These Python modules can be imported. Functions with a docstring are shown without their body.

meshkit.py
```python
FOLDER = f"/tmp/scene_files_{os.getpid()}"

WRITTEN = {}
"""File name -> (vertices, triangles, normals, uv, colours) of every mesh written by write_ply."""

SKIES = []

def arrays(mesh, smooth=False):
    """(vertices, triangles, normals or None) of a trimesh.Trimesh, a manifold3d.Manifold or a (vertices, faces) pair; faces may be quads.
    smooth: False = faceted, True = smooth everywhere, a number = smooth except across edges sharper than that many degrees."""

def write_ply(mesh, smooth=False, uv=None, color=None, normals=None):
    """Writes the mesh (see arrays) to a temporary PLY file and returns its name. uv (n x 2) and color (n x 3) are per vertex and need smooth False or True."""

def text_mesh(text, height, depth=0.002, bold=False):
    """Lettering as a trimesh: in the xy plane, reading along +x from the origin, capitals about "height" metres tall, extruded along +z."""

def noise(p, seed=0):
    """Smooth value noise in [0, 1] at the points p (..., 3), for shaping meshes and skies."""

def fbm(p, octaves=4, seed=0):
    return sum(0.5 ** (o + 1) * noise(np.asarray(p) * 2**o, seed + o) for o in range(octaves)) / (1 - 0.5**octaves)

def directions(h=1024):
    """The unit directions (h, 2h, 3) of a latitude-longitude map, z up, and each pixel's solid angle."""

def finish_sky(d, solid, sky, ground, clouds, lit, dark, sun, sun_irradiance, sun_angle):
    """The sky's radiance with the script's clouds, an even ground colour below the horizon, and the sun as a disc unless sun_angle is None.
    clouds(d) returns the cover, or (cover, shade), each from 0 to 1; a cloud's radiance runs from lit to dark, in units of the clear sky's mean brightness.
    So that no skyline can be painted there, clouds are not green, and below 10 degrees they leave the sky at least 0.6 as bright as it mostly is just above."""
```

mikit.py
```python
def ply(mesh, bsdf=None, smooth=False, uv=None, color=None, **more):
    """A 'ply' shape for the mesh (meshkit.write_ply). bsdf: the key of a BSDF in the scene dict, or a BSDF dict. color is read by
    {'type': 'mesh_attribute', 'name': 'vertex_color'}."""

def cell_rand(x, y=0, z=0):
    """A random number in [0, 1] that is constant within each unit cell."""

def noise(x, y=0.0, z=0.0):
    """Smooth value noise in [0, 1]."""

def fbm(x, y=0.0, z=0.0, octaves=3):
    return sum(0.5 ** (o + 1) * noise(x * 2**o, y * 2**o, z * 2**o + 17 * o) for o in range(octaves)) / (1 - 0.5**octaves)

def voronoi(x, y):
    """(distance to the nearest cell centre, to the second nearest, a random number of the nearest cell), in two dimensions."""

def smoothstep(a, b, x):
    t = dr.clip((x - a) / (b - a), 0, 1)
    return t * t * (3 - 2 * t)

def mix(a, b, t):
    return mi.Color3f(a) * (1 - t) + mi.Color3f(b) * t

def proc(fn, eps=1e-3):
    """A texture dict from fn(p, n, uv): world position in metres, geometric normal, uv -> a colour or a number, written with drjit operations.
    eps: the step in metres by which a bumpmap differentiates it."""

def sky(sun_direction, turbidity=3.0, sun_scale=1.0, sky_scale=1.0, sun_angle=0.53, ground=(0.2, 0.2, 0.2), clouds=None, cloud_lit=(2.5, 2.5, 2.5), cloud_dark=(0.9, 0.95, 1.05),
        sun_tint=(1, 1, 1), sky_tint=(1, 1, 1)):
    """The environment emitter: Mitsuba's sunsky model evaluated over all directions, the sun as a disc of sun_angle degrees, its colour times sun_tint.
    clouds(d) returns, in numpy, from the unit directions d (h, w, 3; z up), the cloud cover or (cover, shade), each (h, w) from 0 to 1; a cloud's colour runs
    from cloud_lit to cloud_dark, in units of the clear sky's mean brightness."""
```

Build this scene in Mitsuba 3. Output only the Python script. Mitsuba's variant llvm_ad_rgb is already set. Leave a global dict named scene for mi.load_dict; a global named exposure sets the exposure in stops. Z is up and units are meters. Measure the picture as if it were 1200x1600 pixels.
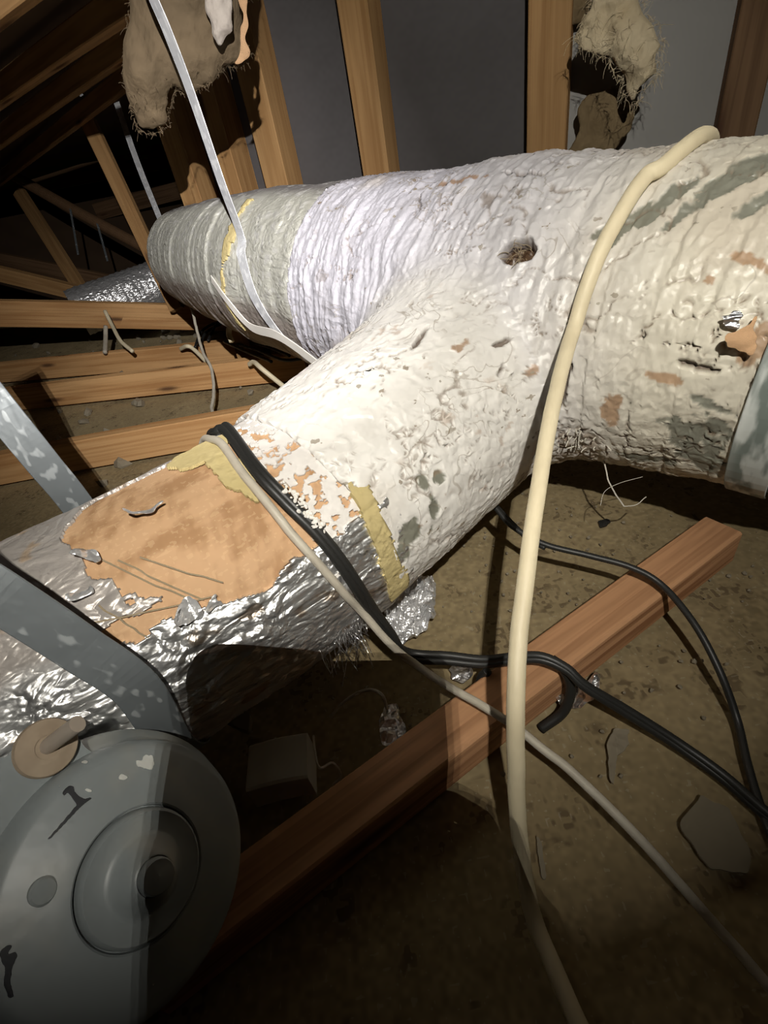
import math, random
import numpy as np, trimesh, shapely, manifold3d
import drjit as dr, mitsuba as mi
import mikit, meshkit
from mikit import ply, proc, noise, fbm, smoothstep, mix, voronoi
random.seed(7); RNG = np.random.default_rng(7)
T = mi.ScalarTransform4f
scene, labels = {}, {}

# ------------------------------------------------------------------ camera, lamp, exposure
FPX, CX, CY, H = 750.0, 600.0, 800.0, 0.67
_n = np.array([205, 1000, FPX]); DOWN = _n / np.linalg.norm(_n)           # straight down, in the camera's axes (right, down, forward)
FWD = np.array([0, 0, 1.0]) - DOWN[2] * DOWN; FWD /= np.linalg.norm(FWD)
RGT = np.cross(DOWN, FWD); RGT /= np.linalg.norm(RGT)
M = np.array([RGT, FWD, -DOWN])                                            # camera axes -> world
CAM = np.array([0, 0, H])
def c2w(v): return CAM + M @ np.asarray(v, float)
def P(x, y, z):                                                            # the point seen at pixel (x, y), z metres ahead of the lens
    return c2w(np.array([(x - CX) / FPX, (y - CY) / FPX, 1.0]) * z)
def PH(x, y, h):                                                           # the point seen at pixel (x, y) at height h
    r = M @ np.array([(x - CX) / FPX, (y - CY) / FPX, 1.0]); return CAM + r * ((h - H) / r[2])
scene['camera'] = {'type': 'perspective', 'fov': math.degrees(2 * math.atan(600 / FPX)), 'fov_axis': 'x', 'near_clip': 0.01, 'far_clip': 50,
    'to_world': T().look_at(origin=CAM.tolist(), target=(CAM + M @ [0, 0, 1.0]).tolist(), up=(M @ [0, -1.0, 0]).tolist())}
EPI = (570, 1150)                                                          # the lens's own shadow falls here
_e = M @ np.array([(EPI[0] - CX) / FPX, (EPI[1] - CY) / FPX, 1.0]); _e /= np.linalg.norm(_e)
LAMP = CAM - 0.50 * _e
exposure = 0.38
for i, (px, py, cut, beam, power, tint) in enumerate([(280, 400, 24, 6, 10.5, (1.0, .97, .95)), (540, 465, 47, 26, 3.6, (1.0, .955, .85))]):
    aim = P(px, py, 1.1)
    for j, off in enumerate([(-.006, 0), (.006, 0), (0, .008)]):
        o = LAMP + M @ np.array([off[0], off[1], 0])
        scene[f'headlamp_beam_{i}{j}'] = {'type': 'spot', 'to_world': T().look_at(origin=o.tolist(), target=aim.tolist(), up=[0, 0.3, 1]),
            'cutoff_angle': cut, 'beam_width': beam, 'intensity': {'type': 'rgb', 'value': [power / 3 * c for c in tint]}}

# ------------------------------------------------------------------ helpers
def key_for(k):
    if k not in scene: return k
    i = 1
    while f'{k}_{i:03d}' in scene: i += 1
    return f'{k}_{i:03d}'
def obj(name, mesh, bsdf, parent=None, label=None, cat=None, group=None, kind=None, smooth=False, uv=None, color=None):
    k = key_for(f'{parent}__{name}' if parent else name)
    scene[k] = ply(mesh, bsdf, smooth=smooth, uv=uv, color=color)
    tag(k, label, cat, group, kind); return k
def tag(k, label=None, cat=None, group=None, kind=None):
    d = {a: b for a, b in (('label', label), ('category', cat), ('group', group), ('kind', kind)) if b}
    if d: labels[k] = {**labels.get(k, {}), **d}
NAMES = set()
def thing(name, label, cat, group=None):
    k, i = name, 0
    while k in NAMES: i += 1; k = f'{name}_{i:03d}'
    NAMES.add(k); tag(k, label, cat, group); return k
def unit(v): v = np.asarray(v, float); return v / np.linalg.norm(v)
def spline(pts, n=12):
    p = np.asarray(pts, float); p = np.vstack([2 * p[0] - p[1], p, 2 * p[-1] - p[-2]]); out = []
    for i in range(1, len(p) - 2):
        t = np.linspace(0, 1, n, endpoint=False)[:, None]; a, b, c, d = p[i - 1:i + 3]
        out.append(.5 * (2 * b + (c - a) * t + (2 * a - 5 * b + 4 * c - d) * t**2 + (3 * b - a - 3 * c + d) * t**3))
    return np.vstack(out + [p[-2:-1]])
def grid_faces(nu, nv, wrap=False):
    i, j = np.meshgrid(np.arange(nu - 1), np.arange(nv if wrap else nv - 1), indexing='ij'); k = (j + 1) % nv
    q = np.stack([i * nv + j, (i + 1) * nv + j, (i + 1) * nv + k, i * nv + k], -1).reshape(-1, 4)
    return np.vstack([q[:, [0, 1, 2]], q[:, [0, 2, 3]]])
def frames(path, up=(0, 0, 1)):
    t = np.gradient(path, axis=0); t /= np.linalg.norm(t, axis=1, keepdims=True) + 1e-12
    up = np.asarray(up, float); e1 = up - (t @ up)[:, None] * t; e1 /= np.linalg.norm(e1, axis=1, keepdims=True) + 1e-12
    return t, e1, np.cross(t, e1)
def transport(path):
    t = np.gradient(path, axis=0); t /= np.linalg.norm(t, axis=1, keepdims=True) + 1e-12
    a = np.cross(t[0], [0, 0, 1.0]); a = np.cross(t[0], [1.0, 0, 0]) if np.linalg.norm(a) < .2 else a; A = []
    for ti in t: a = a - (a @ ti) * ti; a = a / np.linalg.norm(a); A.append(a)
    A = np.array(A); return t, A, np.cross(t, A)
def wire(pts, r, sides=10, n=10, wob=0.0, flat=1.0, seed=0):
    p = spline(pts, n) if n > 1 else np.asarray(pts, float)
    if wob: p = p + wob * (np.stack([meshkit.fbm(p * 14 + 31 * k + seed * 7.7) for k in range(3)], 1) - .5)
    _, a, b = transport(p); ang = np.arange(sides) * 2 * np.pi / sides
    rr = np.broadcast_to(r, (len(p),))[:, None, None]
    v = (p[:, None] + rr * (np.cos(ang)[None, :, None] * a[:, None] + flat * np.sin(ang)[None, :, None] * b[:, None])).reshape(-1, 3)
    f = grid_faces(len(p), sides, True); m = len(v); v = np.vstack([v, p[:1], p[-1:]]); j = np.arange(sides); k = (j + 1) % sides; e = m - sides
    return v, np.vstack([f, np.stack([j, k, j * 0 + m], 1), np.stack([e + k, e + j, j * 0 + m + 1], 1)])
def ribbon(pts, width, thick, wdir, n=8, curl=0.0):                        # a flat strap along a path; wdir: its width direction, one or per point
    p = spline(pts, n) if n > 1 else np.asarray(pts, float)
    t = np.gradient(p, axis=0); t /= np.linalg.norm(t, axis=1, keepdims=True)
    w = np.asarray(wdir, float)
    w = spline(w, n) if w.ndim == 2 and n > 1 else np.broadcast_to(w, p.shape)
    w = w - (w * t).sum(1, keepdims=True) * t; w /= np.linalg.norm(w, axis=1, keepdims=True); nn = np.cross(t, w); c = thick * .35
    prof = [(-width / 2, -thick / 2 + c), (-width / 2 + c, -thick / 2), (width / 2 - c, -thick / 2), (width / 2, -thick / 2 + c), (width / 2, thick / 2 - c), (width / 2 - c, thick / 2), (-width / 2 + c, thick / 2), (-width / 2, thick / 2 - c)]
    v = np.stack([p + a * w + (b + curl * (abs(a) * 2 / width) ** 4) * nn for a, b in prof], 1).reshape(-1, 3)
    f = grid_faces(len(p), 8, True)[:, ::-1]; e = (len(p) - 1) * 8
    cap = np.array([[0, i, i + 1] for i in range(1, 7)])
    uvs = np.stack([np.repeat(np.cumsum(np.r_[0, np.linalg.norm(np.diff(p, axis=0), axis=1)]), 8), np.tile([a for a, b in prof], len(p))], 1)
    return (v, np.vstack([f, cap, (cap + e)[:, ::-1]])), uvs
_off = [0.0]
def beam(p0, p1, w, h, up=(0, 0, 1), bev=.003, n=6, bow=.004, twist=0.0):
    """Sawn lumber from p0 to p1: width w across, height h along up; chamfered, slightly bowed; uv in metres along and around."""
    p0, p1 = np.asarray(p0, float), np.asarray(p1, float); t = unit(p1 - p0); L = np.linalg.norm(p1 - p0)
    e = unit(np.asarray(up, float) - (np.asarray(up) @ t) * t); s = np.cross(t, e)
    prof = np.array([(-w/2+bev, -h/2), (w/2-bev, -h/2), (w/2, -h/2+bev), (w/2, h/2-bev), (w/2-bev, h/2), (-w/2+bev, h/2), (-w/2, h/2-bev), (-w/2, -h/2+bev)])
    per = np.r_[0, np.cumsum(np.linalg.norm(np.diff(np.vstack([prof, prof[:1]]), axis=0), axis=1))]
    V, F, U = [], [], []; _off[0] += 3.17; o = _off[0]; k = 0
    ts = np.linspace(0, 1, n + 1)
    def ring(x, j):
        b = bow * math.sin(math.pi * x); a, c = prof[j % 8]
        return p0 + t * L * x + s * a + e * (c + b)
    for j in range(8):
        for i in range(n):
            V += [ring(ts[i], j), ring(ts[i+1], j), ring(ts[i+1], j+1), ring(ts[i], j+1)]
            U += [(o + L*ts[i], per[j] + o), (o + L*ts[i+1], per[j] + o), (o + L*ts[i+1], per[j+1] + o), (o + L*ts[i], per[j+1] + o)]
            F += [(k, k+1, k+2), (k, k+2, k+3)]; k += 4
    for x, d in ((0, 1), (1, -1)):
        V += [ring(x, j) for j in range(8)]; U += [(o + 40 + prof[j][0] * 30, o + prof[j][1]) for j in range(8)]
        F += [(k, k + i, k + i + 1)[::-d] for i in range(1, 7)]; k += 8
    V = np.array(V); F = np.array(F); m = trimesh.Trimesh(V, F, process=False)
    if m.volume < 0: F = F[:, ::-1]
    return (V, F), np.array(U)
def inside_dist(poly, q):
    pt = shapely.points(q); d = shapely.distance(pt, poly.boundary); return np.where(shapely.contains(poly, pt), d, -d)
def sheet(corners_uv, org, eu, ev, res, thick, relief=None, puff=None, edge=0.0, seed=0, soft=3):
    """A torn sheet or lump: outline in metres (u, v) on the plane org + u eu + v ev, closed mesh; relief(u, v) lifts both faces, puff its half thickness as a function of edge distance."""
    poly = shapely.Polygon(corners_uv).buffer(0); x0, y0, x1, y1 = poly.bounds; nrm = unit(np.cross(eu, ev))
    u, v = np.meshgrid(np.arange(x0 - res, x1 + 2 * res, res), np.arange(y0 - res, y1 + 2 * res, res), indexing='ij'); q = np.stack([u.ravel(), v.ravel()], 1)
    d = inside_dist(poly, q)
    if edge: d = d + edge * 2 * (meshkit.fbm(np.c_[q / edge * .35, np.full(len(q), seed * 3.3)], 3, seed) - .5)
    nu, nv = u.shape; ins = (d > 0).reshape(nu, nv)
    c = ins[:-1, :-1] & ins[1:, :-1] & ins[1:, 1:] & ins[:-1, 1:]; i, j = np.nonzero(c)
    qd = np.stack([i * nv + j, (i + 1) * nv + j, (i + 1) * nv + j + 1, i * nv + j + 1], 1)
    used, inv = np.unique(qd, return_inverse=True); qd = inv.reshape(qd.shape); q, d = q[used], np.maximum(d[used], 0)
    base = np.asarray(org) + q[:, :1] * np.asarray(eu) + q[:, 1:] * np.asarray(ev)
    r = relief(q[:, 0], q[:, 1]) if relief else np.zeros(len(q)); t = puff(d) if puff else np.full(len(q), thick / 2)
    A, B = base + (r + t)[:, None] * nrm, base + (r - t)[:, None] * nrm; n = len(q)
    top = np.vstack([qd[:, [0, 1, 2]], qd[:, [0, 2, 3]]])
    ed = np.vstack([qd[:, [0, 1]], qd[:, [1, 2]], qd[:, [2, 3]], qd[:, [3, 0]]]); so = np.sort(ed, 1)
    _, idx, cnt = np.unique(so, axis=0, return_index=True, return_counts=True); b = ed[idx[cnt == 1]]
    wall = np.vstack([np.stack([b[:, 0], b[:, 0] + n, b[:, 1] + n], 1), np.stack([b[:, 0], b[:, 1] + n, b[:, 1]], 1)])
    F = np.vstack([top, (top + n)[:, ::-1], wall]); V = np.vstack([A, B])
    if soft:
        import scipy.sparse as sp
        bi = np.unique(b); ring = sp.coo_matrix((np.ones(2 * len(b)), (np.r_[b[:, 0], b[:, 1]], np.r_[b[:, 1], b[:, 0]])), shape=(n, n)).tocsr(); deg = np.maximum(np.asarray(ring.sum(1)).ravel(), 1)
        for _ in range(soft):
            for h in (slice(0, n), slice(n, 2 * n)): X = V[h].copy(); m_ = ring @ X / deg[:, None]; X[bi] = .5 * X[bi] + .5 * m_[bi]; V[h] = X
    return V, F
def px_sheet(poly_px, z, res, thick, tilt=None, **kw):
    """sheet() whose outline is given by image points taken at depth z at the outline's middle, on a plane facing the lens or with its own normal."""
    c = np.mean(poly_px, 0); o = P(*c, z); nrm = unit(CAM - o) if tilt is None else unit(tilt)
    eu = unit(np.cross([0, 0, 1.0], nrm)) if abs(nrm[2]) < .95 else np.array([1.0, 0, 0]); eu = unit(eu - (eu @ nrm) * nrm); ev = np.cross(nrm, eu); uv = []
    for x, y in poly_px:
        r = P(x, y, 1) - CAM; k = ((o - CAM) @ nrm) / (r @ nrm); w = CAM + r * k - o; uv.append((w @ eu, w @ ev))
    return sheet(uv, o, eu, ev, res, thick, **kw)
def cat(*ms):
    V, F, k = [], [], 0
    for v, f in ms: V.append(v); F.append(np.asarray(f) + k); k += len(v)
    return np.vstack(V), np.vstack(F)
def lathe(prof, org, axis, sides=48, up=(0, 0, 1)):
    ax = unit(axis); a = unit(np.cross(ax, up)); b = np.cross(ax, a); ang = np.arange(sides) * 2 * np.pi / sides; prof = np.asarray(prof, float)
    v = np.asarray(org) + prof[:, None, 1:] * ax + prof[:, None, :1] * (np.cos(ang)[None, :, None] * a + np.sin(ang)[None, :, None] * b)
    return v.reshape(-1, 3), grid_faces(len(prof), sides, True)
def N(p, f, o=3, s=0): return meshkit.fbm(np.asarray(p) * f, o, s)
def ridged(p, o=3, s=0): return 1 - np.abs(2 * meshkit.fbm(p, o, s) - 1) * 2

# ------------------------------------------------------------------ materials
def two(b): return {'type': 'twosided', 'b': b}
def pr(color, rough=.6, metal=0.0, spec=.4, **k):
    c = color if isinstance(color, dict) else {'type': 'rgb', 'value': list(color)}
    return {'type': 'principled', 'base_color': c, 'roughness': rough, 'metallic': metal, 'specular': spec, **k}
def bumped(b, fn, eps=1e-3, scale=1.0): return {'type': 'bumpmap', 'scale': scale, 'arbitrary': proc(fn, eps), 'b': b}
VC = {'type': 'mesh_attribute', 'name': 'vertex_color'}
def wood(c_light, c_dark, knots=.25):
    def fn(p, n, uv):
        x, y = uv.x, uv.y
        g = fbm(x * 3.0, y * 55 + 2.2 * noise(x * 1.7, y * 9), 3.0, 3); fine = noise(x * 14, y * 420); ring = noise(x * 1.1, y * 22 + 1.5 * noise(x * 2.3, y * 11))
        d1, d2, rr = voronoi(x * 2.2, y * 11 + 5)
        knot = smoothstep(.16, .03, d1) * dr.select(rr < knots, 1.0, 0.0); halo = smoothstep(.42, .1, d1) * dr.select(rr < knots, 1.0, 0.0)
        t = dr.clip(.15 + .75 * smoothstep(.35, .75, g) * .7 + .3 * ring * ring + .22 * (fine - .5) + .25 * halo + .30 * smoothstep(.58, .72, noise(x * 1.3 + 3, y * 150)), 0, 1)
        return mix(mix(c_light, c_dark, t), (.07, .03, .015), knot * .85) * (.85 + .3 * noise(x * 4, y * 6, 9.0))
    return two(pr(proc(fn), .75, spec=.25))
scene['wood_tan'] = wood((.60, .36, .165), (.40, .205, .08))
scene['wood_stud'] = wood((.42, .25, .11), (.29, .155, .06))
scene['wood_rafter'] = wood((.46, .27, .12), (.30, .165, .07))
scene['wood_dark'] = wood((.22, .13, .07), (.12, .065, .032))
scene['wood_joist'] = wood((.52, .285, .15), (.24, .11, .05), .5)
scene['paint'] = two(pr(VC, .42, spec=.45))
def warp(p, f, k): return p.x * f + k * noise(p.x * f * .6 + 9, p.y * f * .6, p.z * f * .6), p.y * f + k * noise(p.x * f * .6, p.y * f * .6 + 5, p.z * f * .6), p.z * f + k * noise(p.x * f * .6, p.y * f * .6, p.z * f * .6 + 3)
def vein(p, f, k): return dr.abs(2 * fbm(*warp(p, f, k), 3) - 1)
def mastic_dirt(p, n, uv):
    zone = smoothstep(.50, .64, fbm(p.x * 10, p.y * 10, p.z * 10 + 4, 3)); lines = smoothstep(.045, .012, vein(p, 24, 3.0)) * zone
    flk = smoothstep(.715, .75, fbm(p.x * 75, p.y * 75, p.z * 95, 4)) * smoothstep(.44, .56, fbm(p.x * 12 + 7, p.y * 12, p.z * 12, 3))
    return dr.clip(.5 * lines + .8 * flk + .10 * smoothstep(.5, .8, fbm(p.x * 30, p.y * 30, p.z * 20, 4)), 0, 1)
def mastic_relief(p, n, uv):
    z = .25 + .75 * smoothstep(.42, .62, fbm(p.x * 8 + 3, p.y * 8, p.z * 8, 3))
    return .0034 * (1 - vein(p, 13, 3.5)) * z + .0015 * (1 - vein(p, 40, 2.5)) * z + .0005 * fbm(p.x * 190, p.y * 190, p.z * 190, 2)
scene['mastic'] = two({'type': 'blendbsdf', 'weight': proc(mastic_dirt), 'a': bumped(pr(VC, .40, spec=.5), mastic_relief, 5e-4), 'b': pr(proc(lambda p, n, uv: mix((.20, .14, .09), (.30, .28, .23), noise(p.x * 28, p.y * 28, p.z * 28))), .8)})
scene['matte'] = two(pr(VC, .85, spec=.15))
def crinkle(p, n, uv):
    x, y, z = p.x * 38 + 2 * noise(p.x * 25, p.y * 25, p.z * 25), p.y * 38 + 2 * noise(p.x * 25 + 7, p.y * 25, p.z * 25), p.z * 60
    return .006 * dr.abs(2 * fbm(x, y, z, 4) - 1)
scene['foil_bright'] = two(bumped(pr((.84, .84, .85), .30, .75), crinkle))
scene['foil'] = two(bumped(pr((.80, .80, .81), .26, .95), crinkle))
scene['foil_dull'] = two(bumped(pr(VC, .45, .35), crinkle))
scene['foil_torn'] = two(bumped(pr(VC, .40, proc(lambda p, n, uv: .6 * smoothstep(-.75, -.95, uv.y / .19 + .25 * (fbm(p.x * 20, p.y * 20, p.z * 20) - .5)) * smoothstep(.48, .38, uv.x) + .3)), crinkle))
def galv(p, n, uv):
    d1, d2, r = voronoi(uv.x * 75, uv.y * 75 + 9); f = smoothstep(.45, .8, noise(uv.x * 90, uv.y * 130))
    return mix((.56, .57, .60), (.85, .86, .88), r * .4 + f * .6)
scene['galvanized'] = two(pr(proc(galv), .5, .2, spec=.5))
def galv2(p, n, uv):
    f = smoothstep(.62, .8, fbm(uv.x * 60 + uv.y * 40, uv.y * 130 - uv.x * 30, 2.0, 2)); return mix((.135, .15, .16), (.36, .385, .40), f * .7)
scene['galvanized_shaded'] = two(bumped(pr(proc(galv2), .5, .25, spec=.5), lambda p, n, uv: .0006 * fbm(uv.x * 60 + uv.y * 40, uv.y * 130 - uv.x * 30, 2.0, 2)))  # darker copy of the galvanized steel, grazing light painted into its base colour
def kraft(p, n, uv):
    g = smoothstep(.1, .95, fbm(uv.x * 22 + 2 * noise(uv.x * 9, uv.y * 9), uv.y * 40, 1.0, 4)); st = fbm(uv.x * 90 + uv.y * 30, uv.y * 20 - uv.x * 8, 5.0, 3); sp = smoothstep(.73, .8, noise(uv.x * 300, uv.y * 300))
    c = mix((.50, .315, .18), (.34, .195, .10), smoothstep(.35, .75, .5 * g + .5 * st)); return mix(c, (.66, .48, .29), sp * .2)
scene['kraft'] = two(bumped(pr(proc(kraft), .8, spec=.2), lambda p, n, uv: .0016 * fbm(uv.x * 60 + uv.y * 20, uv.y * 24, 3.0, 4)))
def dust(p, n, uv):
    a = fbm(p.x * 9, p.y * 9, p.z * 9, 4); b = noise(p.x * 160, p.y * 160, p.z * 160); c = smoothstep(.58, .72, fbm(p.x * 22 + 7, p.y * 22, 3.0, 3)); w = smoothstep(.86, .93, noise(p.x * 230, p.y * 230))
    return mix(mix(mix((.30, .235, .135), (.215, .165, .09), a), (.085, .06, .035), .75 * c * smoothstep(.45, .7, b)) * (.8 + .4 * b), (.45, .42, .34), w * .25)
scene['dusty_board'] = two(bumped(pr(proc(dust), .95, spec=.1), lambda p, n, uv: .004 * fbm(p.x * 60, p.y * 60, p.z * 60, 4)))
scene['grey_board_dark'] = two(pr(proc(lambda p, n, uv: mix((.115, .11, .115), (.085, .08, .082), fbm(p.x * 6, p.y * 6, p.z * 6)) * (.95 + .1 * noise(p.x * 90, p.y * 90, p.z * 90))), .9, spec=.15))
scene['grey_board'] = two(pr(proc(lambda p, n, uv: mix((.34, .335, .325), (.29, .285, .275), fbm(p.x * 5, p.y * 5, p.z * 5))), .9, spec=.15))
scene['roof_deck'] = two(pr(proc(lambda p, n, uv: mix((.10, .065, .04), (.06, .038, .025), fbm(p.x * 8, p.y * 3, p.z * 8))), .9, spec=.1))
scene['black_rubber'] = two(pr((.018, .018, .017), .45, spec=.5))
scene['cream_cable'] = two(pr(proc(lambda p, n, uv: mix((.68, .60, .42), (.58, .50, .34), fbm(p.x * 40, p.y * 40, p.z * 40))), .5, spec=.4))
scene['grey_cable'] = two(pr(proc(lambda p, n, uv: mix((.50, .46, .38), (.36, .32, .26), fbm(p.x * 50, p.y * 50, p.z * 50))), .5, spec=.4))
scene['fibre'] = two(pr((.30, .24, .16), .9, spec=.1))
scene['yellow_glass_wool'] = two(bumped(pr(proc(lambda p, n, uv: mix((.52, .43, .22), (.42, .34, .16), fbm(p.x * 80, p.y * 80, p.z * 80))), .95, spec=.1), lambda p, n, uv: .003 * fbm(p.x * 160, p.y * 160, p.z * 160, 3)))
def wool(a, b):
    return two(bumped(pr(proc(lambda p, n, uv: mix(a, b, fbm(p.x * 22, p.y * 22, p.z * 22, 4))), .98, spec=.05), lambda p, n, uv: .006 * fbm(p.x * 70, p.y * 70, p.z * 40, 4)))
scene['wool_brown'] = wool((.24, .18, .105), (.14, .10, .055))
scene['wool_tan'] = wool((.17, .125, .078), (.10, .075, .048))
scene['wool_cream'] = wool((.60, .52, .37), (.40, .32, .20))
scene['wool_pale'] = wool((.46, .42, .38), (.36, .31, .27))
scene['motor_paint'] = two(bumped(pr(proc(lambda p, n, uv: mix((.175, .195, .20), (.235, .235, .21), smoothstep(.45, .75, fbm(p.x * 16, p.y * 16, p.z * 16, 4)))), .44, spec=.5), lambda p, n, uv: .0003 * fbm(p.x * 120, p.y * 120, p.z * 120, 2)))
scene['rust'] = two(pr(proc(lambda p, n, uv: mix((.34, .275, .20), (.22, .165, .115), fbm(p.x * 90, p.y * 90, p.z * 90))), .75, .2))
scene['steel_dull'] = two(pr((.36, .31, .26), .5, .4))
scene['black_ink'] = two(pr((.012, .013, .016), .6))
scene['bare_metal'] = two(pr((.52, .53, .50), .6, .2))
scene['dim_board'] = two(pr((.19, .165, .12), .95, spec=.1))
scene['debris_grey'] = two(pr((.22, .19, .14), .9, spec=.1))
scene['debris_pale'] = two(pr((.45, .42, .36), .8))
scene['white_flake'] = two(pr((.72, .69, .64), .6))

# ------------------------------------------------------------------ floor, wall, roof
def floor_mesh(x0, x1, y0, y1, res, amp):
    x, y = np.meshgrid(np.arange(x0, x1 + res / 2, res), np.arange(y0, y1 + res / 2, res), indexing='ij'); p = np.stack([x.ravel(), y.ravel(), x.ravel() * 0], 1)
    p[:, 2] = amp * (N(p, 3.5, 4, 5) - .5) * 2 + .25 * amp * (N(p, 30, 3, 6) - .5)
    f = grid_faces(*x.shape); return p, f
obj('floor', floor_mesh(-5.2, 3.2, -1.5, 6.5, .03, .006), 'dusty_board', smooth=True, kind='structure', label='dusty brown top of the ceiling boards that the attic stands on')
WA, WB = 2.0, -0.5                                                          # back wall: y = WA + WB x
WN = unit([WB, -1, 0]); WD = unit([1, WB, 0])                             # towards the room, and along it to the right
def on_wall(px, py, off=0.0):
    r = P(px, py, 1) - CAM; o = np.array([0, WA, 0]) + WN * off; return CAM + r * (((o - CAM) @ WN) / (r @ WN))
def wx(x, z=0.0, off=0.0): return np.array([x, WA + WB * x, z]) + WN * off
def wall_box(xa, xb, z0, z1, off0, off1):
    v = np.array([wx(x, z, o) for x in (xa, xb) for z in (z0, z1) for o in (off0, off1)])
    return trimesh.convex.convex_hull(v)
wall_k = 'wall_back'
STUDS = [(425, 150), (592, 130), (874, 140), (368, 230), (312, 270)]
def roof_h(p): return 1.13 + .06 * p[0]
sx = sorted(on_wall(*s, .05)[0] for s in STUDS)
labels[wall_k] = {'kind': 'structure', 'label': 'back wall of grey boards behind upright wooden studs'}
edges = [-.45] + sx + [1.05, 1.62]
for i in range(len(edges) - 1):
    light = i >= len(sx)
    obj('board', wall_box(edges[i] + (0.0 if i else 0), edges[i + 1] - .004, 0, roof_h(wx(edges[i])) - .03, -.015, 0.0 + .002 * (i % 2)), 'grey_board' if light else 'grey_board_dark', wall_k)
for i, x in enumerate(sx):
    w = .10 if i == len(sx) - 1 else .085
    m, uv = beam(wx(x, .0, .055), wx(x, roof_h(wx(x)) - .04, .055), w, .11, up=WN, bow=.002)
    obj('stud', m, 'wood_stud', wall_k, uv=uv)
m, uv = beam(wx(1.075, 0, .03), wx(1.075, 1.35, .03), .085, .06, up=WN); obj('stud', m, 'wood_dark', wall_k, uv=uv, label='dark upright strip standing in for a shadow stripe')  # dark board put in where only a shadow stripe falls
labels[wall_k + '__stud'] = {'label': 'tan wooden stud'}

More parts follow.
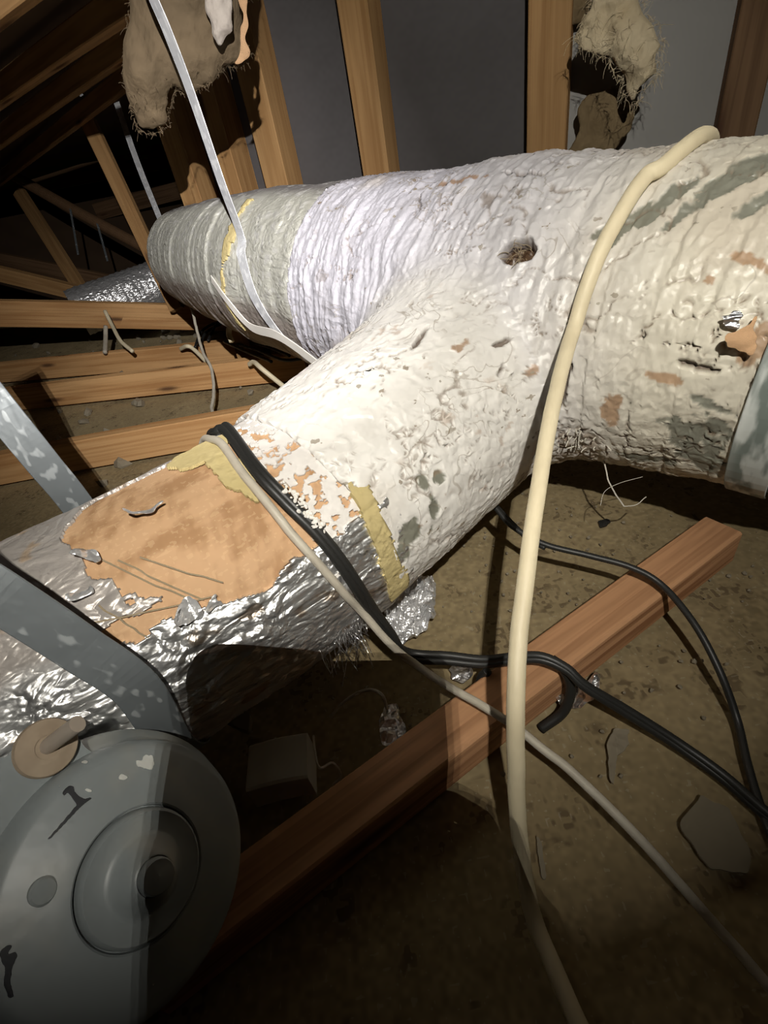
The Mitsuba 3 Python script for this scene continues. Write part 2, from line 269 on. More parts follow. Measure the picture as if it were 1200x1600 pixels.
# ------------------------------------------------------------------ the duct: three wrapped tubes that meet
from scipy.spatial import cKDTree
def tube_axis(rows):
    s = spline(np.array(rows, float), 160); L = np.r_[0, np.cumsum(np.linalg.norm(np.diff(s[:, :3], axis=0), axis=1))]
    u = np.linspace(0, L[-1], int(L[-1] / .002)); q = np.stack([np.interp(u, L, s[:, k]) for k in range(4)], 1)
    t, e1, e2 = frames(q[:, :3]); return {'p': q[:, :3], 'r': q[:, 3], 's': u, 't': t, 'e1': e1, 'e2': e2, 'tree': cKDTree(q[:, :3])}
TRUNK = tube_axis([(1.15, .27, .362, .200), (.90, .395, .370, .200), (.675, .5125, .3805, .202), (.516, .701, .386, .225), (.33, .93, .370, .235)])
BACK = tube_axis([(.33, .93, .37, .235), (.16, 1.12, .408, .226), (.045, 1.25, .428, .210)])
FRONT = tube_axis([(.36, .93, .34, .205), (.24, .86, .32, .203), (.08, .735, .287, .188), (-.108, .587, .256, .175)])
TUBES = [TRUNK, BACK, FRONT]
def tube_d(p, t):
    d, i = t['tree'].query(p, workers=-1); w = p - t['p'][i]; g = w / (d[:, None] + 1e-9); d = d - t['r'][i]; c = (p - t['p'][-1]) @ t['t'][-1] if t is not TRUNK else d - 1
    m = (c > d) & (d < .05); g[m] = t['t'][-1]; return np.where(m, c, d), i, g
def smin(a, b, k):
    h = np.maximum(k - np.abs(a - b), 0) / k; w = np.where(a < b, 1 - h / 2, h / 2); return np.minimum(a, b) - h * h * k * .25, w
def body(p):
    (a, _, ga), (b, _, gb), (c, _, gc) = [tube_d(p, t) for t in TUBES]
    ab, w = smin(a, b, .09); g = w[:, None] * ga + (1 - w[:, None]) * gb; d, w2 = smin(ab, c, .045); return d, w2[:, None] * g + (1 - w2[:, None]) * gc
def body_d(p): return body(p)[0]
def local(p):
    """(which tube, metres along it, angle from the top, how far the next tube's surface lies) of surface points."""
    r = [tube_d(p, t) for t in TUBES]; D = np.stack([x[0] for x in r]); k = D.argmin(0); S, th = np.zeros(len(p)), np.zeros(len(p))
    for j, t in enumerate(TUBES):
        m = k == j; i = r[j][1][m]; w = r[j][2][m]; S[m] = t['s'][i]; th[m] = np.arctan2((w * t['e2'][i]).sum(1), (w * t['e1'][i]).sum(1))
    D.sort(0); return k, S, th, D[1] - D[0]
def surface_nets(f, lo, hi, h):
    n = np.ceil((np.asarray(hi) - lo) / h).astype(int) + 1; ax = [lo[i] + h * np.arange(n[i]) for i in range(3)]
    # coarse pass, then only the blocks near the surface
    val = np.full(n, 1.0, np.float32); B = 8
    for i in range(0, n[0], B):
        for j in range(0, n[1], B):
            ks = np.arange(0, n[2], B); c = np.stack([np.full(len(ks), ax[0][min(i + B // 2, n[0] - 1)]), np.full(len(ks), ax[1][min(j + B // 2, n[1] - 1)]), ax[2][np.minimum(ks + B // 2, n[2] - 1)]], 1)
            COARSE.append((c, i, j, ks))
    C = np.vstack([c[0] for c in COARSE]); dC = f(C); at = 0; todo = []
    for c, i, j, ks in COARSE:
        for kk, d in zip(ks, dC[at:at + len(ks)]):
            if abs(d) < h * B * 1.05: todo.append((i, j, kk))
            elif d < 0: val[i:i + B, j:j + B, kk:kk + B] = -1.0
        at += len(ks)
    PT, SL = [], []
    for i, j, k in todo:
        s = np.s_[i:min(i + B, n[0]), j:min(j + B, n[1]), k:min(k + B, n[2])]; g = np.stack(np.meshgrid(ax[0][s[0]], ax[1][s[1]], ax[2][s[2]], indexing='ij'), -1)
        PT.append(g.reshape(-1, 3)); SL.append((s, g.shape[:3]))
    d = f(np.vstack(PT)); at = 0
    for (s, sh), p in zip(SL, PT): val[s] = d[at:at + len(p)].reshape(sh); at += len(p)
    neg = val < 0; cor = np.stack([neg[a:n[0] - 1 + a, b:n[1] - 1 + b, c:n[2] - 1 + c] for a in (0, 1) for b in (0, 1) for c in (0, 1)]).sum(0)
    cell = (cor > 0) & (cor < 8); ids = np.full(cell.shape, -1); idx = np.argwhere(cell); ids[cell] = np.arange(len(idx))
    v = np.asarray(lo) + (idx + .5) * h; F = []
    for a in range(3):
        e = [0, 0, 0]; e[a] = 1; sl0 = tuple(slice(0, n[q] - e[q]) for q in range(3)); sl1 = tuple(slice(e[q], n[q]) for q in range(3))
        ch = np.argwhere(neg[sl0] != neg[sl1]); b, c = (a + 1) % 3, (a + 2) % 3
        ch = ch[(ch[:, b] > 0) & (ch[:, c] > 0) & (ch[:, b] < n[b] - 1) & (ch[:, c] < n[c] - 1)]
        def cid(db, dc): q = ch.copy(); q[:, b] -= db; q[:, c] -= dc; return ids[q[:, 0], q[:, 1], q[:, 2]]
        q = np.stack([cid(1, 1), cid(0, 1), cid(0, 0), cid(1, 0)], 1); flip = ~neg[sl0][tuple(ch.T)]; q[flip] = q[flip][:, ::-1]; F.append(q)
    q = np.vstack(F); return v, np.vstack([q[:, [0, 1, 2]], q[:, [0, 2, 3]]])
COARSE = []
def unit_rows(v): return v / (np.linalg.norm(v, axis=1, keepdims=True) + 1e-12)
def project(v, n=2):
    for _ in range(n): d, g = body(v); v = v - d[:, None] * g
    return v
BV, BF = surface_nets(body_d, np.array([-.40, .15, .0]), np.array([1.45, 2.05, .72]), .013)
BV = project(BV, 2)
m = trimesh.Trimesh(BV, BF, process=False)
for _ in range(2): m = m.subdivide()
BV, BF = np.array(m.vertices), np.array(m.faces); BV = project(BV, 1); BN = unit_rows(body(BV)[1])
K, S, TH, GAP = local(BV)
DUCT = thing('insulated_duct', 'big insulated sheet metal duct, painted white, that splits into two branches', 'duct')
def tube_section(t, s0, s1, dr_, ns, nt, disp=None, mask=None, th0=-math.pi, th1=math.pi, skirt=0.0, ends=(0, 0)):
    S_, A_ = np.meshgrid(np.linspace(s0, s1, ns), np.linspace(th0, th1, nt), indexing='ij'); S_, A_ = S_.ravel(), A_.ravel()
    i = np.clip(np.searchsorted(t['s'], S_), 0, len(t['s']) - 1); n = np.cos(A_)[:, None] * t['e1'][i] + np.sin(A_)[:, None] * t['e2'][i]
    r = t['r'][i] + dr_; p = t['p'][i] + n * r[:, None]; d = disp(S_, A_, p) if disp else 0 * S_
    v = p + n * d[:, None]; f = grid_faces(ns, nt); uv = np.stack([S_, A_ * .19], 1)
    if mask is not None:
        ok = mask(S_, A_, p); q = np.arange(ns * nt).reshape(ns, nt); c = ok.reshape(ns, nt); c = c[:-1, :-1] & c[1:, :-1] & c[1:, 1:] & c[:-1, 1:]; c = np.r_[c.ravel(), c.ravel()]; f = f[c]
        if skirt:
            ed = np.vstack([f[:, [0, 1]], f[:, [1, 2]], f[:, [2, 0]]]); so = np.sort(ed, 1); _, idx, cnt = np.unique(so, axis=0, return_index=True, return_counts=True); b = ed[idx[cnt == 1]]
            m_ = len(v); v = np.vstack([v, v - n * skirt]); uv = np.vstack([uv, uv]); S_, A_ = np.r_[S_, S_], np.r_[A_, A_]
            f = np.vstack([f, np.stack([b[:, 0], b[:, 0] + m_, b[:, 1] + m_], 1), np.stack([b[:, 0], b[:, 1] + m_, b[:, 1]], 1)])
        used, inv = np.unique(f, return_inverse=True); v, uv, S_, A_, f = v[used], uv[used], S_[used], A_[used], inv.reshape(f.shape)
    return v, f, uv, S_, A_
BSEC = tube_axis([(.08, 1.21, .423, .2075), (.0, 1.30, .435, .2025), (-.085, 1.42, .444, .198), (-.147, 1.5, .45, .195), (-.40, 1.97, .452, .183), (-.54, 2.22, .455, .172)])
FSEC = tube_axis([(-.08, .61, .260, .168), (-.118, .58, .254, .166), (-.25, .494, .247, .161), (-.40, .414, .242, .160), (-.62, .295, .235, .160), (-.85, .175, .23, .160)])

def sm(a, b, x): t = np.clip((x - a) / (b - a), 0, 1); return t * t * (3 - 2 * t)
def spot(k, s0, t0, ds, dt, rot=0.0, rag=.6, seed=0, f=38):
    """Ragged patch on tube k round (s0, t0), half sizes ds metres along and dt metres around."""
    a, b = S - s0, (TH - t0) * .2; a, b = a * math.cos(rot) + b * math.sin(rot), b * math.cos(rot) - a * math.sin(rot)
    d = 1 - np.hypot(a / ds, b / dt) + rag * 2.2 * (meshkit.fbm(BV[K0] * f, 5, 11 + seed) - .5) + .9 * (meshkit.fbm(np.stack([S * 90, AR * 22, K * 1.0], 1), 3, 12) - .5)
    return np.where((K == k), sm(-.02, .12, d), 0.0)
K0 = slice(None)
isT, isB, isF = K == 0, K == 1, K == 2
AR = TH * .2
_d = np.stack([tube_d(BV, t)[0] for t in TUBES], 1); TW = np.exp(-_d / np.array([.016, .016, .010])); TW /= TW.sum(1, keepdims=True)
wr = np.stack([S * 46 + 1.6 * N(BV, 9, 2, 3) * 2, AR * 7, K * 5.0], 1)
rib = meshkit.fbm(wr, 3, 21); rib = 1 - np.abs(2 * rib - 1)                        # sharp folds that run round the tube
rib2 = meshkit.fbm(np.stack([S * 120 + 3 * N(BV, 14, 2, 4), AR * 16, K * 3.0], 1), 3, 22)
lump, mid, fine = N(BV, 6.5, 3, 1) - .5, N(BV, 24, 4, 2) - .5, N(BV, 85, 3, 3) - .5
flake = np.abs(2 * N(BV, 30, 4, 8) - 1)
fold_amp = TW[:, 1] + TW[:, 0] * np.where(isT, sm(.62, .95, S) * .55 + .22, .77) + TW[:, 2] * .25
disp = .014 * lump + .0075 * fold_amp * (rib - .62) + .004 * fold_amp * (rib2 - .5) * 2 + .0075 * mid * np.where(isF, .75, .6) + .0022 * fine
# the wrap of the right trunk lies in overlapping strips: small steps along slanting lines
st = (S + .10 * AR + .012 * (N(BV, 12, 3, 6) - .5)) / .062; step = st - np.floor(st)
disp += np.where(isT, .0022 * (step - .5) * sm(.95, .85, S), 0)
crack = .8 * sm(.026, .006, np.abs(2 * meshkit.fbm(np.stack([S * 13, AR * 17, K * 4.0 + .3], 1) + .55 * mid[:, None], 3, 31) - 1)) * sm(.48, .60, N(BV, 8, 3, 17))
crack = np.maximum(crack, sm(.035, .008, np.abs(2 * N(BV, 40, 4, 33) - 1)) * sm(.54, .64, N(BV, 11, 3, 18)))
ter = N(BV, 15, 4, 19) * 7 + .5 * N(BV, 50, 2, 20); ter2 = N(BV, 40, 3, 45) * 5; disp += .0017 * (ter - np.floor(ter) - .5) * np.where(isB, .6, 1) + .0010 * (ter2 - np.floor(ter2) - .5) * sm(.4, .6, N(BV, 9, 3, 46))
disp -= .0035 * crack
chip = sm(.665, .70, N(BV * [1, 1, 1], 60, 4, 41)) * sm(.45, .62, N(BV, 10, 3, 42))       # little flakes gone
hole = sm(.0, .25, 1 - np.linalg.norm((BV - [.256, .727, .531]) / [.024, .022, .017], axis=1) + 1.1 * (N(BV, 55, 4, 47) - .5))
disp -= .022 * hole
crease = sm(.030, .0, GAP) * np.where(isB | isF, 1, .6); disp += .004 * crease * (N(BV, 60, 3, 44) - .3)
c_T, c_B, c_F = np.array([.53, .495, .41]), np.array([.50, .49, .545]), np.array([.69, .67, .635])  # coat tone per tube; lamp tint partly painted into lavender and cream
w_T = np.where(isT, sm(1.0, .72, S), 0)[:, None]; col_T = w_T * c_T + (1 - w_T) * (.55 * c_B + .45 * c_F); mixTB = TW[:, :1] * col_T + TW[:, 1:2] * c_B + TW[:, 2:] * c_F
fs = (isF * sm(.36, .12, S) * sm(-.9, -1.6, TH))[:, None]; col = mixTB * (1 - fs) + np.array([.60, .575, .50]) * fs
col = col * (.93 + .14 * N(BV, 16, 3, 51))[:, None]
def lay(col, m, c): return col * (1 - m[:, None]) + np.array(c) * m[:, None]
stain = sm(.56, .74, N(BV * [1, 1, .6], 9, 4, 52)) * .45; col = lay(col, stain, (.42, .36, .29))
col = lay(col, np.where(isT, .2 * sm(.18, .0, step), 0) * sm(.5, .6, N(BV, 9, 3, 53)), (.33, .30, .24))
grey = np.zeros(len(S))
for q in [(0, .738, -.44, .060, .017, -.95, .7, 2), (0, .795, -.60, .036, .010, -.95, .7, 3), (0, .828, -.73, .030, .009, -1.05, .7, 4), (0, .772, -.68, .034, .0045, -.95, .7, 5), (0, .70, -.60, .03, .010, -.95, .7, 6), (0, .856, -.77, .012, .006, -.9, .9, 7),
          (0, .688, -1.86, .036, .030, .2, .8, 8), (0, .66, -2.10, .04, .03, .1, .8, 9), (0, .672, -1.66, .022, .005, .3, .8, 10), (0, .755, -2.22, .05, .012, .0, .7, 11),
          (2, .545, -1.43, .016, .022, .1, .9, 12), (2, .565, -1.52, .015, .020, .0, .9, 13), (2, .505, -1.42, .010, .030, .3, 1.0, 14), (2, .475, -1.26, .012, .012, .2, 1.1, 15), (2, .50, -1.20, .008, .010, .2, 1.1, 16)]: grey = np.maximum(grey, spot(*q))
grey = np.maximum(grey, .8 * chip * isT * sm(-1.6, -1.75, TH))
col = lay(col, grey, (.185, .185, .15)); disp -= .0015 * grey
old = isB * sm(-.25, -.10, TH + .25 * (N(BV, 25, 3, 54) - .5)) * sm(.20, .30, S); col = lay(col, old * .75, (.27, .25, .27))   # bare strip along the back branch's crown
brown = np.zeros(len(S))
for q in [(0, .716, -1.03, .007, .005, .4, .9, 17), (0, .69, -.93, .020, .006, .3, 1.2, 18), (0, .738, -1.53, .026, .006, .1, 1.2, 19), (0, .655, -1.30, .014, .020, .1, .7, 20), (0, .80, -1.72, .012, .02, .1, 1.3, 24), (2, .33, -.62, .014, .006, .3, 1.4, 21), (2, .25, -1.1, .016, .008, .2, 1.4, 22), (1, .10, -.35, .05, .006, .0, .9, 23)]: brown = np.maximum(brown, spot(*q))
brown = np.maximum(brown, chip * isF * .5); col = lay(col, brown * .8, (.30, .17, .085))
slit = np.zeros(len(S))
for q in [(2, .352, -.36, .030, .0032, -.25, .5, 61), (2, .45, -.30, .016, .003, .5, .7, 62), (0, 1.005, -.33, .05, .0028, .15, .4, 63), (2, .225, -1.20, .004, .030, .0, .8, 64), (0, .865, -1.62, .004, .035, .1, .8, 65), (2, .27, -.80, .014, .003, .3, .9, 66), (2, .30, -.95, .012, .003, -.4, .9, 67), (1, .15, -.55, .028, .0025, .9, .6, 68), (0, .70, -1.45, .03, .0028, .1, .7, 69)]: slit = np.maximum(slit, spot(*q))
disp -= .007 * slit; col = lay(col, slit * .9, (.10, .07, .05))
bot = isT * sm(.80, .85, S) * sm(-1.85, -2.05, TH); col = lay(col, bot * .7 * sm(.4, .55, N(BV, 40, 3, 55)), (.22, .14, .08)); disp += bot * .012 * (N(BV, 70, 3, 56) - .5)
col = lay(col, crack * .8, (.17, .12, .08)); col = lay(col, hole, (.075, .042, .022))  # dark crack colour holds dirt and painted crevice shade
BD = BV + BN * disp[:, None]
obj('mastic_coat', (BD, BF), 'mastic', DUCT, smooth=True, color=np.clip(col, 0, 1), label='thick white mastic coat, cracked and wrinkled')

# back branch: dull silver jacket with seams
def fr(p, f, o=3, s=0): return meshkit.fbm(np.asarray(p) * f, o, s)
def d_back(s_, a_, p):
    r = meshkit.fbm(np.stack([s_ * 60 + 2 * fr(p, 10), a_ * 1.6, s_ * 0], 1), 3, 61)
    return .010 * (fr(p, 8, 3, 62) - .5) + .007 * (r - .5) + .0025 * (fr(p, 60, 3, 63) - .5) + sum(.005 * np.exp(-((s_ - q + .02 * np.sin(a_ + q * 9)) / .006) ** 2) for q in (.42, .56, .80)) - .010 * (1 - sm(0, .02, s_))
nb = 330
v, f, uv, s_, a_ = tube_section(BSEC, 0, BSEC['s'][-1], 0, nb, 300, d_back)
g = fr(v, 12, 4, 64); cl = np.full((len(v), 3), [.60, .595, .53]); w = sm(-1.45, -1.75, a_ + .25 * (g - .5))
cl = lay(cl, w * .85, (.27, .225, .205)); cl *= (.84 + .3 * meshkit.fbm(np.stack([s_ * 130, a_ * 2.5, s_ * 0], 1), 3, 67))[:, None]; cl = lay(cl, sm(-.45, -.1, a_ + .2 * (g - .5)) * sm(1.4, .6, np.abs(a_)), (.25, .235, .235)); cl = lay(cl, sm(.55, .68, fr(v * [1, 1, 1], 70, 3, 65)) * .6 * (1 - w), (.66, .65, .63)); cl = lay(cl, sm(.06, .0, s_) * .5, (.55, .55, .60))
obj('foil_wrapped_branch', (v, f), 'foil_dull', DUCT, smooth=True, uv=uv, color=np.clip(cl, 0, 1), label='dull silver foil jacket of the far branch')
v, f, uv, *_ = tube_section(BSEC, .27, .37, .004, 80, 260, d_back, lambda s_, a_, p: np.abs(s_ - .315 - .012 * np.sin(a_ * 2.2) + .008 * (fr(p, 40) - .5)) < .0042 * sm(.30, .45, fr(p, 16, 2, 66)) + .001, -2.1, -.4, .004)
obj('yellow_tape', (v, f), 'yellow_glass_wool', DUCT, smooth=True, uv=uv, label='narrow yellow strip round the far branch')
e = BSEC['p'][-1]; ax = BSEC['t'][-1]; obj('end_cap', lathe([(.172, -.01), (.165, .006), (.10, .012), (0, .014)], e, ax, 60), 'steel_dull', DUCT, smooth=True)

# front branch: bare kraft paper, torn foil, brushed paint
def d_front(s_, a_, p): return .008 * (fr(p, 9, 3, 71) - .5) + .0022 * (fr(p, 45, 3, 72) - .5)
L_F = FSEC['s'][-1]
v, f, uv, *_ = tube_section(FSEC, 0, L_F, 0, 300, 260, d_front); obj('kraft_paper', (v, f), 'kraft', DUCT, smooth=True, uv=uv, label='bare brown kraft paper of the near branch')
def rag(p, a, s=0): return a * 2 * (fr(p, 28, 5, 73 + s) - .5)
def m_jacket(s_, a_, p):                                                   # where the foil is still on
    r = rag(p, .055); low = -1.10 - .55 * (s_ - .11) * 0 + r * 3.2; left = .285 + r - .02 * np.sin(a_ * 5)
    return (s_ > left) & ((s_ > .345) | (a_ > -.86 + r * 1.5) | (a_ < -1.0)) | (a_ < low + .12 * sm(.16, .30, s_)) | (a_ > .30 + r * 2)
def cr(p, k=0): return np.abs(2 * fr(p, 40, 4, 81 + k) - 1)
def d_foil(s_, a_, p): 
    q = meshkit.fbm(np.stack([s_ * 20 + 2.5 * fr(p, 22, 2, 97), a_ * 11, s_ * 0], 1), 4, 84)
    return d_front(s_, a_, p) + .0065 * np.abs(2 * q - 1) * sm(-.8, -1.1, a_) + .0018 * cr(p) + .004 * sm(.40, .55, s_) * np.abs(2 * meshkit.fbm(np.stack([s_ * 30, a_ * 2.2, s_ * 0], 1), 3, 86) - 1)
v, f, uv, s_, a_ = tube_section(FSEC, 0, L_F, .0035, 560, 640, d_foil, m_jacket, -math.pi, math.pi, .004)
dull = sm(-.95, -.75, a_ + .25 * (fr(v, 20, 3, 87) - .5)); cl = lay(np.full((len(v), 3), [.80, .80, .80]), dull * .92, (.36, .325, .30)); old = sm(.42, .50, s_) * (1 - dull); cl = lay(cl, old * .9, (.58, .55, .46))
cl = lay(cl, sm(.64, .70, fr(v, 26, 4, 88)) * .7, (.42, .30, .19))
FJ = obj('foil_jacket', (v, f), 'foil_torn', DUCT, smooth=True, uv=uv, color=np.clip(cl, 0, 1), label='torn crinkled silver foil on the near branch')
def m_brush(s_, a_, p):
    b = meshkit.fbm(np.stack([s_ * 110, a_ * 22, s_ * 0], 1), 5, 91); hole_ = (b > .655 - .18 * sm(.045, .085, s_) * sm(.25, .0, a_) * sm(-1.05, -.7, a_))
    return (s_ < .102 + rag(p, .012, 5)) & ~hole_ & (a_ > -1.32 + rag(p, .25, 6)) & (a_ < 1.2)
v, f, uv, s_, a_ = tube_section(FSEC, 0, .13, .0022, 150, 700, lambda s_, a_, p: d_front(s_, a_, p) + .0022 * fr(p, 70, 3, 92) + .003 * sm(.075, .1, s_) * fr(p, 50, 3, 93), m_brush, -1.6, 1.3, .003)
cl = np.full((len(v), 3), [.66, .63, .60]) * (.86 + .25 * fr(v, 45, 4, 94))[:, None]; obj('brushed_paint', (v, f), 'paint', DUCT, smooth=True, uv=uv, color=np.clip(cl, 0, 1), label='thin streaky white paint over the brown paper')
v, f, uv, *_ = tube_section(FSEC, .005, .075, .0075, 60, 260, lambda s_, a_, p: d_front(s_, a_, p) + .006 * (fr(p, 40, 3, 95) - .3), lambda s_, a_, p: np.abs(s_ - .028 - .006 * np.sin(3 * a_)) < .0095 + rag(p, .005, 7), -2.0, -.85, .009)
obj('glass_wool_band', (v, f), 'yellow_glass_wool', DUCT, smooth=True, uv=uv, label='yellow glass wool band at the edge of the white coat')
v, f, uv, *_ = tube_section(FSEC, .095, .20, .003, 100, 200, lambda s_, a_, p: d_front(s_, a_, p) + .006 * fr(p, 35, 4, 96), lambda s_, a_, p: (np.minimum(np.hypot((s_ - .135) / .042, (a_ - .12) / .20), np.hypot((s_ - .126) / .017, (a_ + .20) / .42)) + rag(p, .5, 8)) < 1, -.9, .6, .004)
obj('glass_wool_patch', (v, f), 'yellow_glass_wool', DUCT, smooth=True, uv=uv, label='pale yellow glass wool patch')
def on(t, s_, a_, off=0.0):
    i = min(int(np.searchsorted(t['s'], s_)), len(t['s']) - 1); n = math.cos(a_) * t['e1'][i] + math.sin(a_) * t['e2'][i]; return t['p'][i] + n * (t['r'][i] + off)
# the galvanized hanger that runs round the trunk, and the torn flap beside it
ts = np.linspace(-math.pi, math.pi, 73); pts = [on(TRUNK, .626, a, .009) for a in ts]; i = int(np.searchsorted(TRUNK['s'], .626))
scene['galvanized_weathered'] = two(pr(proc(lambda p, n, uv: mix((.17, .20, .185), (.60, .63, .61), smoothstep(.42, .66, fbm(uv.x * 16, uv.y * 60 + 3, 2.0, 4)) * .8 + .2 * smoothstep(.012, .022, dr.abs(uv.y)))), .5, .1))
m, uv = ribbon(pts, .048, .003, TRUNK['t'][i], n=1); HS = thing('trunk_strap', 'wide galvanized strap wrapped round the white trunk at the right edge', 'strap')
scene[HS] = ply(m, 'galvanized_weathered', uv=uv)
def flap(t, s_, a_, w, h, off, seed, mat, curl, parent, name, label=None):
    o = on(t, s_, a_, off); i = int(np.searchsorted(t['s'], s_)); nrm = unit(o - t['p'][i]); eu = t['t'][i]; ev = np.cross(nrm, eu); rg = np.random.default_rng(seed); an = np.sort(rg.uniform(0, 6.28, 18)); r = rg.uniform(.3, 1.0, 18)
    m = sheet(np.c_[w * r * np.cos(an), h * r * np.sin(an)], o, eu, ev, .003, .0012, relief=lambda u, v: curl * (u / w + .4) ** 2 + .009 * np.abs(2 * meshkit.fbm(np.c_[u * 60, v * 60, u * 0], 3, seed) - 1), edge=.010, seed=seed, soft=1)
    return obj(name, m, mat, parent, smooth=True, label=label)
flap(TRUNK, .660, -1.29, .020, .030, .012, 3, 'kraft', .012, DUCT, 'torn_paper', 'brown torn paper flap near the strap')
flap(TRUNK, .678, -1.20, .018, .018, .009, 4, 'foil', .008, DUCT, 'torn_foil', 'shiny torn foil')
for q, (s_, a_, w, h, c) in enumerate([(.285, -.40, .030, .018, .014), (.305, -.62, .026, .020, .010), (.225, -.28, .030, .010, .016), (.24, -.98, .018, .014, .012), (.215, -1.03, .02, .012, .01)]): flap(FSEC, s_, a_, w, h, .006, 20 + q, 'foil_bright', c, FJ, 'torn_foil')
def frizz(t, s_, a_, n, L, spread, r, seed, droop=.6):
    """loose threads and torn edge: n thin curled strands"""
    rg = np.random.default_rng(seed); ms = []
    for _ in range(n):
        o = on(t, s_ + rg.normal(0, spread), a_ + rg.normal(0, spread * 3), .002); d = unit(rg.normal(0, 1, 3) * .7 + unit(o - t['p'][min(int(np.searchsorted(t['s'], s_)), len(t['s']) - 1)])); l = L * rg.uniform(.4, 1)
        k = rg.normal(0, .5, 3); ms.append(wire([o, o + d * l * .4 + k * l * .15, o + d * l * .75 + k * l * .5 - np.array([0, 0, droop * l * .3]), o + d * l * .8 + k * l - np.array([0, 0, droop * l])], r, 4, 4))
    return cat(*ms)
obj('loose_fibre', frizz(TRUNK, .957, -.88, 26, .02, .010, .0004, 5, .3), 'fibre', DUCT, kind='stuff', label='brown fibres at the hole')
obj('loose_fibre', frizz(TRUNK, .862, -2.05, 40, .010, .02, .0012, 6, .6), 'debris_pale', DUCT, kind='stuff', label='crumbling mastic under the fork')
obj('loose_fibre', frizz(FSEC, .11, -1.95, 60, .035, .018, .0005, 7, 1.0), 'foil', DUCT, kind='stuff', label='shredded foil threads')
for a, b, c, d in [((.33, -.80), (.30, -1.0)), ] and [(.325, -.70, .300, -1.0), (.30, -.70, .275, -1.05), (.28, -.45, .23, -.95), (.268, -.50, .222, -.98), (.31, -.78, .21, -1.0), (.25, -.55, .20, -.95)]:
    obj('thread', wire([on(FSEC, a + (c - a) * q, b + (d - b) * q, .0045) for q in np.linspace(0, 1, 9)], .0009, 5, 3), 'fibre', DUCT)

# ------------------------------------------------------------------ hanger straps
wd = FSEC['t'][int(.32 / .002)]
under = [on(FSEC, .30, a, .010) for a in np.linspace(1.5, -1.35, 0) ]
loop = [P(-560, -40, .30), P(-110, 505, .54), P(0, 641, .585), P(66, 722, .62), P(128, 800, .67)] + [on(FSEC, .315, a, .008) for a in (1.75, 2.4, 3.1)] + [on(FSEC, .315, a, .010) for a in (-2.6, -2.15, -1.78)] + [P(215, 1078, .44), P(120, 1010, .405), P(10, 938, .375), P(-160, 835, .335), P(-700, 480, .21)]
m, uv = ribbon(loop, .040, .0022, wd, n=10); k = thing('hanger_strap', 'wide galvanized steel hanger strap looped round the kraft paper duct at lower left', 'strap'); scene[k] = ply(m, 'galvanized_shaded', uv=uv)
bs = [P(176, -200, .70), P(225, -40, .80), P(262, 50, .86), P(300, 150, .94), P(346, 285, 1.03)] + [on(BSEC, q, a, .006) for q, a in ((.241, -.887), (.214, -1.1), (.168, -1.45), (.13, -1.75), (.10, -2.05), (.085, -2.4), (.08, -2.9))] + [on(BSEC, q, a, .006) for q, a in ((.12, 2.8), (.15, 2.2), (.2, 1.5))] + [P(395, 80, 1.5)]
m, uv = ribbon(bs[:-2], .032, .002, BSEC['t'][60], n=10); k = thing('hanger_strap', 'long bright galvanized strap hanging from above to the dull silver duct', 'strap'); scene[k] = ply(m, 'galvanized', uv=uv)
ps = [on(BSEC, .36, -1.40, .006), on(BSEC, .31, -1.62, .008), on(BSEC, .25, -1.9, .010), P(430, 523, 1.10), P(465, 545, 1.06), P(510, 580, 1.02)]
m, uv = ribbon(ps, .022, .003, [.3, -.5, .8], n=10); k = thing('painted_strap', 'white painted strap sagging under the dull silver duct', 'strap'); scene[k] = ply(m, 'white_flake', uv=uv)

# ------------------------------------------------------------------ lumber
def stick(a, b, w, h, mat, name, label, cat_, group=None, up=(0, 0, 1), **k):
    m, uv = beam(a, b, w, h, up, **k); nm = thing(name, label, cat_, group); scene[nm] = ply(m, mat, uv=uv); return nm
J0, J1 = PH(378, 1412, .042), PH(1112, 850, .042)
stick(J0 + .10 * unit(J0 - J1), J1 + .02 * unit(J1 - J0), .062, .066, 'wood_joist', 'ceiling_joist', 'reddish wooden joist lying across the dusty floor under the white cable', 'joist')
stick(PH(-160, 762, .06), PH(440, 652, .055), .045, .10, 'wood_tan', 'truss_chord', 'tan truss chord nearest to the kraft paper duct, crossed by a strap shadow', 'beam')
stick(PH(-160, 645, .06), PH(480, 570, .06), .045, .10, 'wood_tan', 'truss_chord', 'tan truss chord with one dark knot, second from the kraft paper duct', 'beam')
stick(PH(-160, 598, .06), PH(425, 543, .06), .045, .10, 'wood_tan', 'truss_chord', 'tan truss chord that the black cables run over, third from the kraft paper duct', 'beam')
stick(P(-160, 487, 2.35), P(362, 497, 2.6), .05, .125, 'wood_tan', 'truss_chord', 'farthest tan truss chord, in front of the shiny flexible duct', 'beam')
stick(P(-140, 395, 2.9), P(205, 478, 2.95), .05, .085, 'wood_stud', 'truss_web', 'brown slanting board resting on the farthest tan chord at the left edge', 'beam')
stick(P(138, 190, 2.2), P(277, 484, 2.42), .065, .045, 'wood_stud', 'truss_web', 'brown upright post standing on the farthest chord beside the dull silver duct end', 'post', up=FWD @ M.T)
stick(P(30, 300, 3.4), P(138, 470, 3.2), .085, .045, 'wood_stud', 'truss_web', 'brown slanting web board in the dark far left', 'post', up=FWD @ M.T)
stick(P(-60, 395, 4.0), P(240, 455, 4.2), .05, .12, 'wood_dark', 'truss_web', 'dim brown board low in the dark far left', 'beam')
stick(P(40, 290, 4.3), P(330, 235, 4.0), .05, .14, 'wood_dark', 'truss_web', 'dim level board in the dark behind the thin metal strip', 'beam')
stick(P(120, 340, 4.8), P(330, 285, 4.5), .05, .14, 'wood_dark', 'truss_web', 'lower dim level board behind the thin metal strip', 'beam')
